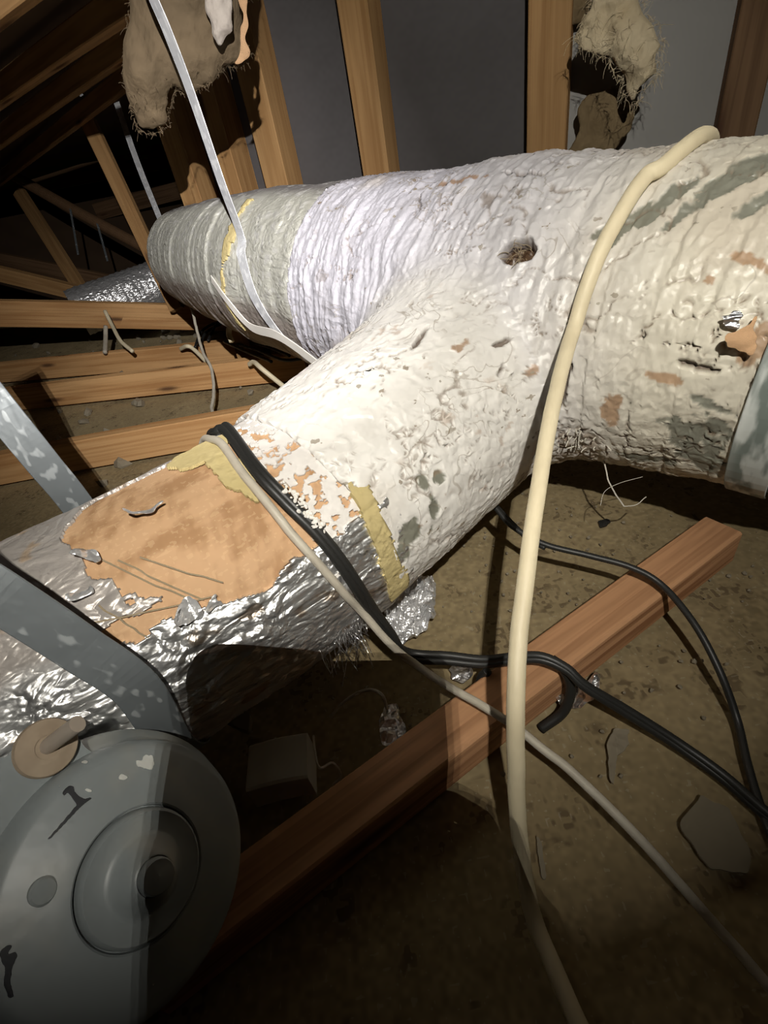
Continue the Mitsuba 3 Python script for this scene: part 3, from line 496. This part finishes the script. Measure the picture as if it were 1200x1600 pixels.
k = thing('vent_pipe', 'dark slanting pipe in the far left', 'pipe'); scene[k] = ply(wire([P(10, 268, 3.3), P(110, 325, 3.3), P(222, 385, 3.3)], .035, 14), 'wood_dark', smooth=40)
def roof_pt(px, py, drop):                                                  # where the view meets a plane drop metres under the roof
    r = P(px, py, 1) - CAM; a = np.array([-.06, 0, 1.0]); c = 1.13 - drop; return CAM + r * ((c - CAM @ a) / (r @ a))
for (a, b, w, t_) in [((-60, 52), (200, -148), .04, 'nearest the corner, the brightest'), ((-60, 190), (240, -26), .05, 'second from the top left corner'), ((-60, 262), (235, 42), .045, 'third from the top left corner'), ((-60, 330), (215, 108), .04, 'fourth from the top left corner')]:
    A, B = roof_pt(*a, .06), roof_pt(*b, .06); stick(A, B, w, .055, 'wood_rafter', 'rafter', f'brown roof rafter, {t_}', 'rafter', up=(-.06, 0, 1))
x, y = np.meshgrid([-6, -3, -1, 0, 1, 2.2], [-1.5, 0, 1, 2, 3.5, 6.5], indexing='ij'); z = 1.13 + .06 * x; top = np.stack([x, y, z], -1).reshape(-1, 3)
f = grid_faces(6, 6); obj('ceiling', cat((top, f[:, ::-1]), (top + [0, 0, .02], f)), 'roof_deck', kind='structure', label='dark brown underside of the sloping roof')
far = [np.array(q, float) for q in [(-6, 4.2, 0), (-1.2, 6.3, 0)]]; m = trimesh.convex.convex_hull(np.array([p + [dx * .03, dx * .03, z] for p in far for z in (-.05, .76) for dx in (0, 1)])); obj('wall_far', m, 'roof_deck', kind='structure', label='dark far end of the attic')

# ------------------------------------------------------------------ far shiny duct, thin metal strips, wires by the chords
def d_flex(p): return .010 * np.abs(2 * meshkit.fbm(p * 26, 4, 101) - 1)
k = thing('flexible_duct', 'shiny foil flexible duct lying behind the farthest chord', 'duct')
fa = tube_axis([(*P(330, 415, 3.05), .125), (*P(240, 446, 2.95), .125), (*P(120, 490, 2.8), .125)]); v, f, uv, *_ = tube_section(fa, 0, fa['s'][-1], 0, 120, 120, lambda s_, a_, p: d_flex(p) + .0015 * np.sin(s_ * 180)); scene[k] = ply((v, f), 'foil_bright', smooth=True, uv=uv)
for pts, lb, w in [([P(182, 160, 2.35), P(215, 255, 2.42), P(254, 352, 2.5)], 'thin metal strip hanging behind the brown upright post', .03), ([P(88, 82, 1.95), P(107, 118, 2.0), P(128, 150, 2.05)], 'short metal strip nailed to the rafters', .02), ([P(109, 322, 3.27), P(122, 398, 3.27)], 'thin strip in the dark far left, the one beside the web board', .014), ([P(150, 342, 3.27), P(168, 408, 3.27)], 'thin strip in the dark far left, the one nearer the upright post', .014)]:
    m, uv = ribbon(pts, w, .003, M @ [1, .3, 0], n=4); k = thing('metal_strip', lb, 'metal strip'); scene[k] = ply(m, 'galvanized_shaded' if w < .02 else 'galvanized', uv=uv)
def cable(pts, r, mat, name, label, cat_='cable', n=10, sides=12, group=None, **kw):
    k = thing(name, label, cat_, group); scene[k] = ply(wire(pts, r, sides, n, **kw), mat, smooth=True); return k
cable([P(276, 452, 1.98), P(297, 478, 1.95), P(308, 515, 1.9), P(315, 545, 1.85), P(331, 580, 1.78), P(334, 615, 1.7), P(332, 640, 1.62), P(345, 668, 1.5)], .0055, 'grey_cable', 'hanging_wire', 'thin twisted wire dangling in front of the tan chords', wob=.012)
cable([PH(283, 545, .115), PH(292, 541, .135), PH(303, 546, .12), PH(331, 574, .06)], .009, 'cream_cable', 'cable_stub', 'short cream cable bent over the third chord beside the dangling wire')
cable([PH(390, 569, .115), PH(397, 566, .13), PH(410, 577, .12), PH(446, 606, .04)], .009, 'cream_cable', 'cable_stub', 'short cream cable bent over the second chord next to the white duct')
cable([P(164, 486, 2.3), P(175, 508, 2.28), P(188, 532, 2.2), P(207, 549, 2.15)], .0085, 'cream_cable', 'cable_stub', 'short pale cable leaning on the farthest chord')
cable([P(165, 510, 2.4), P(165, 528, 2.38), P(164, 551, 2.3)], .010, 'grey_cable', 'cable_stub', 'upright pale cable stub under the farthest chord')
for i, pts in enumerate([[(352, 533), (395, 545), (440, 562), (475, 560)], [(350, 534), (390, 552), (424, 565)], [(365, 532), (410, 540), (452, 556)], [(305, 542), (315, 518), (338, 505), (362, 512), (370, 530)], [(325, 532), (335, 512), (348, 492)], [(312, 540), (322, 520), (345, 506)]]):
    cable([PH(x, y, .13) for x, y in pts], .006, 'black_rubber', 'thin_black_cable', ['longest thin black cable running right along the third chord under the silver duct', 'lowest thin black cable running right along the third chord', 'middle thin black cable running right along the third chord', 'thin black cable bent in a high hoop behind the third chord', 'thin black cable rising straight from the third chord near the hoop', 'short thin black cable left of the hoop behind the third chord'][i], group='black cables tangled under the silver duct')
cable([P(357, 492, 1.70), P(360, 505, 1.72), P(357, 520, 1.75), P(361, 534, 1.75)], .010, 'cream_cable', 'cable_stub', 'pale knotted cable end in the black tangle', wob=.01)

# ------------------------------------------------------------------ cables over the ducts and the floor
def skin(px, py, off):                                                      # the point of the duct seen at a pixel, lifted off its skin
    r = unit(P(px, py, 1) - CAM); t = .3
    def d(q): a, g = body(q); b = tube_d(q, FSEC); return (a[0], g[0]) if a[0] < b[0][0] else (b[0][0], b[2][0])
    for _ in range(90): t += d((CAM + r * t)[None])[0] * .8
    p = CAM + r * t; return p + unit(d(p[None])[1]) * off
a = int(.842 / .002)
wt = [on(TRUNK, .84, .9, .009), on(TRUNK, .818, .40, .009), on(TRUNK, .805, .05, .009), on(TRUNK, .806, -.20, .010), on(TRUNK, .816, -.42, .010)] + [skin(*q, .012) for q in ((1006, 294), (960, 366), (926, 440))] + [P(898, 510, .618), P(878, 575, .59), P(858, 660, .55), P(838, 780, .51), P(822, 895, .48), P(810, 1010, .46), P(805, 1120, .45), P(808, 1240, .478), P(815, 1340, .503), P(834, 1430, .492), P(865, 1512, .462), P(905, 1605, .428), P(960, 1710, .395)]
cable(wt, np.interp(np.arange(len(spline(wt, 10))), [0, 60, 110, 300], [.0098, .0098, .0088, .0084]), 'cream_cable', 'white_cable', 'thick white cable draped over the trunk and hanging down to the floor', sides=16, wob=.004)
gt = [on(FSEC, .115, .9, .008), on(FSEC, .11, .5, .007), on(FSEC, .112, .2, .007)] + [skin(*q, .007) for q in ((352, 704), (386, 752), (424, 797), (459, 840), (490, 876), (530, 922))] + [P(566, 957, .605), P(610, 1006, .63), P(650, 1038, .645), P(700, 1072, .62), P(752, 1102, .595), P(800, 1132, .575), P(850, 1172, .555), P(900, 1212, .535), P(1000, 1312, .50), P(1100, 1425, .475), P(1210, 1552, .432), P(1300, 1660, .398)]
cable(gt, .0052, 'grey_cable', 'thin_cable', 'thin pale cable running from the kraft paper duct over the joist to the lower right', wob=.004)
for q in range(2):
    d = .009 * q
    bt = [on(FSEC, .10 - d, .95, .010), on(FSEC, .095 - d, .55, .010), on(FSEC, .097 - d, .28, .010)] + [skin(x + 7 * q, y - 4 * q, .009) for x, y in ((357, 684), (398, 742), (442, 789), (486, 832), (522, 876), (548, 914))] + [P(578 + 7 * q, 956 - 4 * q, .615), P(606 + 6 * q, 996 - 6 * q, .645)] + [P(640, 1019 + 9 * q, .68), P(700, 1024 + 9 * q, .672), P(755, 1030 + 8 * q, .66), P(800, 1026 + 7 * q, .645), P(845, 1025 + 6 * q, .63), P(885, 1043 + 5 * q, .62), P(915, 1070 + 5 * q, .615), P(985, 1112 + 7 * q, .612), P(1060, 1160 + 7 * q, .598), P(1130, 1210 + 8 * q, .570), P(1190, 1262 + 8 * q, .538), P(1290, 1340 + 8 * q, .495)]
    cable(bt, .0056, 'black_rubber', 'black_cable', ['lower of two thick black cables over the white coat edge and the joist', 'upper of two thick black cables over the white coat edge and the joist'][q], sides=12)
g = np.random.default_rng(5); ms = []
for q in np.linspace(0, 1, 60):
    o = skin(446 + 50 * q + g.normal(0, 4), 768 + 60 * q + g.normal(0, 4), .0145); b = trimesh.creation.icosphere(1, g.uniform(.0010, .0026)); b.vertices *= g.uniform(.5, 1.8, 3); ms.append((np.array(b.vertices) + o, np.array(b.faces)))
obj('paint_smear', cat(*ms), 'white_flake', 'black_cable_001', label='white paint smears')
cable([P(862, 1030, .635), P(880, 1045, .63), P(892, 1075, .64), P(880, 1112, .655), P(845, 1139, .665)], .0068, 'black_rubber', 'black_cable', 'short black cable end curling down from the bundle on the joist')
cable([P(762, 1048, .66), P(752, 1060, .67), P(748, 1085, .68)], .0065, 'black_rubber', 'black_cable', 'short black cable loop tied under the bundle left of the joist')
cable([P(740, 760, .84), P(773, 792, .82), P(800, 822, .80), P(850, 850, .775), P(920, 868, .75), P(985, 886, .725), P(1034, 914, .705), P(1085, 975, .66), P(1125, 1050, .63), P(1152, 1125, .615), P(1166, 1185, .583), P(1185, 1250, .549), P(1215, 1330, .51)], .0048, 'black_rubber', 'thin_black_cable', 'thin black cable arching from under the white branch over the far end of the joist')
cable([P(776, 792, .83), P(800, 818, .81), P(826, 842, .79), P(852, 856, .775)], .0045, 'black_rubber', 'thin_black_cable', 'second thin black cable beside the arching one under the white branch')

# ------------------------------------------------------------------ motor
MC = P(207, 1364, .37); MN = unit(M @ [.69, -.40, -.60]); R_ = .095
MOTOR = thing('blower_motor', 'round grey painted motor with a raised centre cap at lower left', 'motor')
face = [(.985, -.004), (.965, .000), (.94, .0035), (.91, .006), (.88, .0075), (.85, .0082), (.60, .0165), (.485, .0185), (.472, .0175), (.466, .0135), (.458, .0135), (.452, .0195), (.442, .0232), (.425, .0248), (.40, .0245), (.30, .0245), (.255, .027), (.21, .033), (.175, .0395), (.15, .0425), (.132, .043), (.128, .041), (.124, .041), (.122, .0475), (.11, .050), (0, .051)]
rl = [(.0, -.14), (R_ * 1.08, -.14), (R_ * 1.13, -.135), (R_ * 1.13, -.045), (R_ * 1.115, -.036), (R_ * 1.05, -.028), (R_ * 1.005, -.020), (R_, -.012), (R_ * .995, -.008)] + [(R_ * a, b) for a, b in face]
obj('end_bell', lathe(rl, MC, MN, 128), 'motor_paint', MOTOR, smooth=40)
def mplane(x, y, off):                                                      # a pixel on the motor's face plane, off metres proud of it
    r = P(x, y, 1) - CAM; o = MC + MN * off; return CAM + r * (((o - CAM) @ MN) / (r @ MN))
def mplate(poly, off, thick, mat, name, label=None, res=.0018, edge=0.0, parent=MOTOR, seed=0, onface=False):
    o = mplane(*np.mean(poly, 0), off); eu = unit(np.cross([0, 0, 1.0], MN)); ev = np.cross(MN, eu); uv = [((mplane(x, y, off) - o) @ eu, (mplane(x, y, off) - o) @ ev) for x, y in poly]
    v, f = sheet(uv, o, eu, ev, res, thick, edge=edge, seed=seed)
    if onface:                                                              # bend it onto the face
        fr_, fh = np.array(face[::-1] + [(1.0, -.012), (1.005, -.020), (1.05, -.028), (1.115, -.036)]).T
        for _ in range(1): q = v - MC; r = np.linalg.norm(q - (q @ MN)[:, None] * MN, axis=1) / R_; v = v + (np.interp(r, fr_, fh) - off + .0004)[:, None] * MN
    return obj(name, (v, f), mat, parent, label=label)
EB = MOTOR + '__end_bell'
mplate([(-150, 1200), (-30, 1178), (10, 1180), (20, 1152), (62, 1136), (118, 1150), (150, 1176), (190, 1240), (190, 1500), (120, 1700), (-150, 1700)], -.022, .012, 'motor_paint', 'mounting_bracket', 'grey bracket plate behind the motor', res=.004)
bo = mplane(72, 1168, -.012); obj('washer', lathe([(.004, -.004), (.0205, -.004), (.0215, -.002), (.0215, .002), (.0205, .004), (.016, .0042), (.013, .0055), (.0085, .005), (.0085, .004), (.004, .004)], bo, MN, 40), 'rust', MOTOR, smooth=30, label='rusty round washer')
bx = unit(mplane(112, 1138, .02) - bo); obj('bolt', cat(wire([bo - bx * .004, bo + bx * .02, bo + bx * .042], .0062, 14, 3)), 'steel_dull', MOTOR, smooth=40, label='rusty bolt end')
obj('screw_head', lathe([(.0, -.004), (.0085, -.004), (.0085, .0035), (.007, .005), (0, .0052)], mplane(66, 1392, .0125), MN, 24), 'motor_paint', MOTOR, smooth=30)
obj('screw_head', lathe([(.0, -.004), (.011, -.004), (.011, .003), (.009, .0045), (.006, .0015), (0, .0015)], mplane(-4, 1375, -.014), MN, 24), 'steel_dull', MOTOR, smooth=30)
obj('screw_head', lathe([(.0, -.004), (.006, -.004), (.006, .003), (.005, .004), (0, .004)], mplane(147, 1578, .001), MN, 20), 'rust', MOTOR, smooth=30)
for i, poly in enumerate([[(208, 1182), (222, 1188), (228, 1178), (240, 1178), (243, 1192), (236, 1204), (224, 1202), (214, 1197)], [(181, 1214), (190, 1208), (199, 1214), (194, 1221), (182, 1220)], [(131, 1190), (140, 1184), (146, 1188), (140, 1193)], [(124, 1231), (136, 1230), (146, 1236), (143, 1240), (130, 1236)], [(88, 1228), (100, 1224), (106, 1229), (94, 1231)], [(232, 1540), (240, 1532), (242, 1546)], [(112, 1312), (117, 1310), (117, 1316)]]):
    mplate(poly, .0105, .0008, 'bare_metal', 'paint_chip', res=.0009, edge=.001, seed=i, parent=EB, onface=True)
for poly in [[(98, 1240), (103, 1232), (110, 1226), (117, 1227), (118, 1236), (124, 1244), (131, 1248), (141, 1245), (143, 1248), (131, 1256), (122, 1264), (77, 1312), (72, 1312), (118, 1258), (112, 1246), (106, 1238), (101, 1245)]]:
    mplate(poly, .0105, .0007, 'black_ink', 'marker_stroke', 'black hand-drawn marker stroke', res=.0006, parent=EB, onface=True)
mplate([(-12, 1478), (4, 1466), (10, 1470), (0, 1484), (12, 1478), (17, 1482), (8, 1505), (6, 1525), (12, 1548), (2, 1552), (-6, 1530), (-4, 1505), (-10, 1495)], -.012, .0008, 'black_ink', 'marker_stroke', 'black marker stroke at the frame edge', res=.0008, parent=EB, onface=True)

# ------------------------------------------------------------------ insulation hanging from above
def puffy(t): return lambda d: t * np.sqrt(np.clip(d / t, 0, 1.0)) * .5 + .002
def lumps(a, f, s): return lambda u, v: a * (meshkit.fbm(np.c_[u * f, v * f, u * 0], 4, s) - .5) * 2
def fluff(poly, z, n, L, seed, r=.0005):
    g = np.random.default_rng(seed); pl = shapely.Polygon(poly); ms = []
    for _ in range(n):
        q = pl.boundary.interpolate(g.uniform(0, 1), normalized=True) if g.uniform() < .6 else None
        x, y = (q.x, q.y) if q else (g.uniform(pl.bounds[0], pl.bounds[2]), g.uniform(pl.bounds[1], pl.bounds[3]))
        if q is None and not pl.contains(shapely.Point(x, y)): continue
        o = P(x, y, z - (.025 if q is None else 0)); d = g.normal(0, 1, 3); k3 = g.normal(0, 1, 3); l = L * g.uniform(.3, 1); ms.append(wire([o - d * l * .2, o + d * l * .2, o + d * l * .4 + k3 * l * .2 - [0, 0, l * .2], o + d * l * .45 + k3 * l * .4 - [0, 0, l * .5]], r, 3, 3))
    return cat(*ms)
TUFT = [(898, 62), (922, 10), (940, -80), (955, -300), (1000, -300), (1012, -80), (1003, -4), (1012, 24), (1030, 40), (1038, 72), (1024, 84), (1033, 112), (1020, 128), (1002, 142), (1004, 154), (984, 167), (972, 140), (972, 122), (958, 112), (950, 92), (936, 84), (916, 78)]
BATT = [(196, 60), (204, -10), (196, -190), (396, -190), (386, 0), (378, 50), (394, 88), (372, 104), (350, 106), (332, 128), (305, 142), (292, 150), (275, 140), (268, 165), (262, 178), (266, 196), (250, 206), (238, 210), (215, 204), (207, 180), (200, 150), (192, 120)]
k = thing('insulation_batt', 'ragged brown insulation batt drooping from the roof at the top left', 'insulation')
scene[k + '__batt'] = ply(px_sheet([(196, 60), (204, -10), (196, -190), (396, -190), (386, 0), (378, 50), (394, 88), (372, 104), (350, 106), (332, 128), (305, 142), (292, 150), (275, 140), (268, 165), (262, 178), (266, 196), (250, 206), (238, 210), (215, 204), (207, 180), (200, 150), (192, 120)], 1.02, .006, .05, puff=puffy(.10), relief=lumps(.045, 8, 111), edge=.014, seed=1), 'wool_tan', smooth=True)
scene[k + '__loose_tuft'] = ply(px_sheet([(318, -30), (360, -40), (366, 20), (364, 50), (352, 60), (348, 72), (340, 74), (334, 64), (326, 66), (328, 40), (316, 10)], .95, .005, .03, puff=puffy(.05), relief=lumps(.02, 22, 112), edge=.010, seed=2), 'wool_pale', smooth=True)
scene[k + '__paper_facing'] = ply(px_sheet([(364, -40), (388, -40), (390, 30), (384, 60), (396, 90), (380, 104), (362, 102), (374, 80), (372, 50), (376, 20)], .975, .005, .004, relief=lumps(.02, 16, 113), edge=.006, seed=3), 'kraft', smooth=True)
scene[k + '__fibres'] = ply(fluff(BATT, 1.02, 1100, .012, 32, .0004), 'wool_tan'); labels[k + '__fibres'] = {'label': 'loose wispy fibres', 'kind': 'stuff'}
labels[k + '__loose_tuft'] = {'label': 'pale pinkish white fluff'}; labels[k + '__paper_facing'] = {'label': 'tan paper edge'}
k = thing('insulation_tuft', 'cream coloured torn insulation tuft hanging in front of the right stud', 'insulation')
scene[k] = ply(px_sheet(TUFT, 1.0, .0045, .04, puff=puffy(.06), relief=lumps(.03, 22, 114), edge=.020, seed=4), 'wool_cream', smooth=True)
scene[k + '__fibres'] = ply(fluff(TUFT, 1.0, 900, .020, 31, .0004), 'wool_cream'); labels[k + '__fibres'] = {'label': 'loose wispy fibres', 'kind': 'stuff'}
k = thing('insulation_scrap', 'thin brown insulation scrap clinging to the wall under the cream tuft', 'insulation')
scene[k] = ply(px_sheet([(905, 168), (930, 140), (960, 128), (995, 160), (988, 205), (965, 232), (944, 246), (920, 236), (898, 252), (886, 238), (908, 205)], 1.24, .004, .02, puff=puffy(.022), relief=lumps(.008, 26, 116), edge=.016, seed=6), 'wool_brown', smooth=True)
k = thing('insulation_scrap', 'dark scrap of insulation stuck to the right stud above the cream tuft', 'insulation')
scene[k] = ply(px_sheet([(868, 22), (882, 6), (925, -30), (928, 10), (912, 38), (884, 42)], 1.16, .004, .02, puff=puffy(.03), relief=lumps(.01, 30, 115), edge=.008, seed=5), 'wool_brown', smooth=True)

# ------------------------------------------------------------------ scraps on the floor
def crumple(a, s): return lambda u, v: a * np.abs(2 * meshkit.fbm(np.c_[u * 26, v * 26, u * 0 + s], 4, 121) - 1) + .5 * a * np.abs(2 * meshkit.fbm(np.c_[u * 60, v * 60, u * 0 + s], 3, 122) - 1)
def floor_sheet(poly, h, thick, mat, name, label, cat_, amp=.02, res=.003, seed=0, edge=.008):
    q = np.array([PH(x, y, h) for x, y in poly]); o = q.mean(0); k = thing(name, label, cat_)
    scene[k] = ply(sheet([(a[0] - o[0], a[1] - o[1]) for a in q], o, [1, 0, 0], [0, 1, 0], res, thick, relief=crumple(amp, seed), edge=edge, seed=seed), mat, smooth=25); return k
floor_sheet([(588, 935), (600, 912), (640, 906), (668, 905), (688, 945), (684, 972), (668, 985), (655, 1005), (630, 1012), (604, 998), (592, 965)], .02, .001, 'foil_bright', 'foil_scrap', 'large crumpled foil scrap on the floor beside the near branch', 'foil scrap', .045, seed=1, edge=.02)
floor_sheet([(700, 1045), (722, 1036), (742, 1046), (740, 1060), (720, 1072), (702, 1064)], .012, .001, 'foil', 'foil_scrap', 'small foil scrap by the joist under the black cable bundle', 'foil scrap', .02, seed=2)
floor_sheet([(862, 1090), (905, 1072), (930, 1050), (940, 1058), (928, 1098), (905, 1112), (880, 1112)], .012, .001, 'foil', 'foil_scrap', 'foil scrap on the right of the joist under the black cable loop', 'foil scrap', .02, seed=3)
floor_sheet([(592, 1120), (600, 1098), (622, 1096), (630, 1120), (640, 1150), (620, 1172), (598, 1168)], .03, .001, 'foil', 'foil_scrap', 'shaded foil scrap with a thin wire left of the joist', 'foil scrap', .03, seed=4)
floor_sheet([(944, 1162), (958, 1138), (985, 1140), (984, 1160), (968, 1185), (957, 1228), (950, 1195)], .010, .002, 'debris_grey', 'paper_scrap', 'pale torn paper scrap on the floor below the black cables', 'paper', .006, seed=5)
floor_sheet([(1056, 1290), (1092, 1240), (1140, 1262), (1180, 1340), (1170, 1372), (1110, 1360)], .012, .003, 'dim_board', 'board_scrap', 'faint pale board scrap in the dim lower right', 'board', .002, seed=6, edge=.003)
floor_sheet([(835, 1305), (846, 1305), (856, 1372), (846, 1380)], .008, .003, 'debris_grey', 'wood_splinter', 'short pale splinter on the floor right of the white cable', 'splinter', .001, res=.002, seed=7, edge=.002)
floor_sheet([(932, 815), (948, 812), (956, 818), (948, 824), (936, 826)], .006, .003, 'black_rubber', 'dark_crumb', 'dark crumb on the floor under the trunk', 'crumb', .004, res=.002, seed=8, edge=.004)
k = thing('wood_block', 'small wooden block lying in the shade left of the joist', 'wood block')
A, B = PH(398, 1186, .05), PH(486, 1166, .05); m, uv = beam(A + [0, 0, -.005], B + [0, 0, -.005], .062, .05); m2, uv2 = beam((A + B) / 2 + (A - B) * .5 + unit(A - B) * .001 + [-.0, -.02, -.005], (A + B) / 2 + (B - A) * .5 + [0, -.02, -.005], .06, .05, bev=.003); scene[k] = ply(m2, 'debris_pale', uv=uv2)
floor_sheet([(350, 1130), (384, 1108), (396, 1118), (392, 1150), (372, 1142)], .04, .012, 'debris_grey', 'board_scrap', 'lit corner of pale board in the gap beside the wood block', 'board', .002, seed=9, edge=.002)
cable([PH(490, 1150, .05), PH(493, 1180, .07), PH(500, 1200, .06), PH(520, 1192, .05), PH(533, 1212, .03), PH(520, 1226, .02)], .0016, 'grey_cable', 'loose_wire', 'thin curled wire beside the shaded wood block', 'wire')
cable([PH(516, 1120, .03), PH(540, 1095, .05), PH(572, 1078, .07), PH(596, 1085, .07), PH(605, 1108, .05)], .0024, 'grey_cable', 'loose_wire', 'thin wire arching to the shaded foil scrap', 'wire')
tp = np.array([.372, .668, .225]); k = thing('hanging_thread', 'white crusted thread dangling under the fork of the white duct', 'thread')
scene[k] = ply(cat(wire([tp + [0, 0, .03], P(946, 725, .80), P(951, 752, .80), P(960, 772, .80), P(974, 792, .80)], .0014, 7, 8, wob=.012), wire([P(1004, 745, .80), P(968, 755, .80), P(945, 768, .80), P(938, 790, .80)], .0006, 5, 8), wire([P(1010, 776, .80), P(994, 788, .80), P(974, 792, .80)], .0010, 6, 6, wob=.01)), 'debris_pale', smooth=True)
rg = np.random.default_rng(12); ms = []
for _ in range(420):
    x, y = rg.uniform(-.3, 1.0), rg.uniform(.25, 1.0); s = rg.uniform(.0012, .0045); b = trimesh.creation.icosphere(0, s); b.vertices *= rg.uniform(.4, 1.3, (12, 3)); ms.append((np.array(b.vertices) + [x, y, .006 + s * .2], np.array(b.faces)))
for _ in range(160):
    x, y = rg.uniform(-2.2, -.2), rg.uniform(1.2, 3.6); s = rg.uniform(.006, .03); b = trimesh.creation.icosphere(0, s); b.vertices *= rg.uniform(.3, 1.4, (12, 3)); ms.append((np.array(b.vertices) + [x, y, .008], np.array(b.faces)))
obj('floor_debris', cat(*ms), 'debris_grey', kind='stuff', label='small crumbs and grit scattered over the dusty floor', cat='debris')

# ------------------------------------------------------------------ unseen behind the lens: photographer's hand and phone stand-in enlarged to shade the floor
def C(x, y, z): return c2w([x, y, z])
TAB = thing('phone_standin', 'unseen stand-in for the phone, enlarged to cast the dark floor shadow', 'phone_standin')
def rbox(x0, x1, y0, y1, z0, z1, r):
    hs = [manifold3d.Manifold.sphere(.004, 12).translate((x, y, z)) for x in (x0, x1) for y in (y0, y1) for z in (z0, z1)]
    disc = [manifold3d.Manifold.cylinder(z1 - z0, r, r, 32).translate((x, y, z0)) for x in (x0 + r, x1 - r) for y in (y0 + r, y1 - r)]
    return manifold3d.Manifold.batch_hull(disc)
tb = rbox(-.088, .047, -.047, .26, -.012, -.004, .016).to_mesh(); tv = CAM + np.array(tb.vert_properties[:, :3]) @ M.T
obj('body', (tv, np.array(tb.tri_verts)), 'black_rubber', TAB)
lens = lathe([(0, -.004), (.006, -.004), (.006, -.0025), (0, -.0025)], c2w([.02, .004, 0]), M @ [0, 0, 1.0], 24); obj('lens', lens, 'black_rubber', TAB, smooth=30)
def limb(chains, h=.006):
    parts = []
    for ch in chains:
        for (a, ra), (b, rb) in zip(ch[:-1], ch[1:]): parts.append(manifold3d.Manifold.batch_hull([manifold3d.Manifold.sphere(ra, 20).translate(a), manifold3d.Manifold.sphere(rb, 20).translate(b)]))
    m = manifold3d.Manifold.batch_boolean(parts, manifold3d.OpType.Add).refine_to_length(h).to_mesh(); t = trimesh.Trimesh(np.array(m.vert_properties[:, :3]), np.array(m.tri_verts)); trimesh.smoothing.filter_taubin(t, iterations=8)
    return CAM + np.array(t.vertices) @ M.T, np.array(t.faces)
hand = [[((.075, .15, -.02), .024), ((.085, .20, -.03), .028), ((.11, .27, -.06), .027), ((.15, .40, -.14), .036)], [((.075, .15, -.02), .022), ((.055, .12, -.028), .012), ((.03, .10, -.026), .010), ((.012, .085, -.024), .0085)]]
for j, y in enumerate((.105, .127, .149, .171)): hand.append([((.085, .165 + .01 * j, -.018), .016), ((.066, y, -.004), .0095), ((.052, y - .004, .006), .009), ((.030 + .004 * j, y - .008, .006), .008)])
hand = [[(np.array(p_) + [-.002, -.058, 0], r_) for p_, r_ in ch] for ch in hand]
PER = thing('person', 'person holding the phone stand-in with one hand', 'person'); scene[PER] = ply(limb(hand), 'skin', smooth=True)
scene['skin'] = two(pr((.48, .30, .22), .55))
for k_ in [k for k in scene if k not in labels and scene[k].get('type') == 'ply' and '__' not in k]: print('unlabelled', k_)
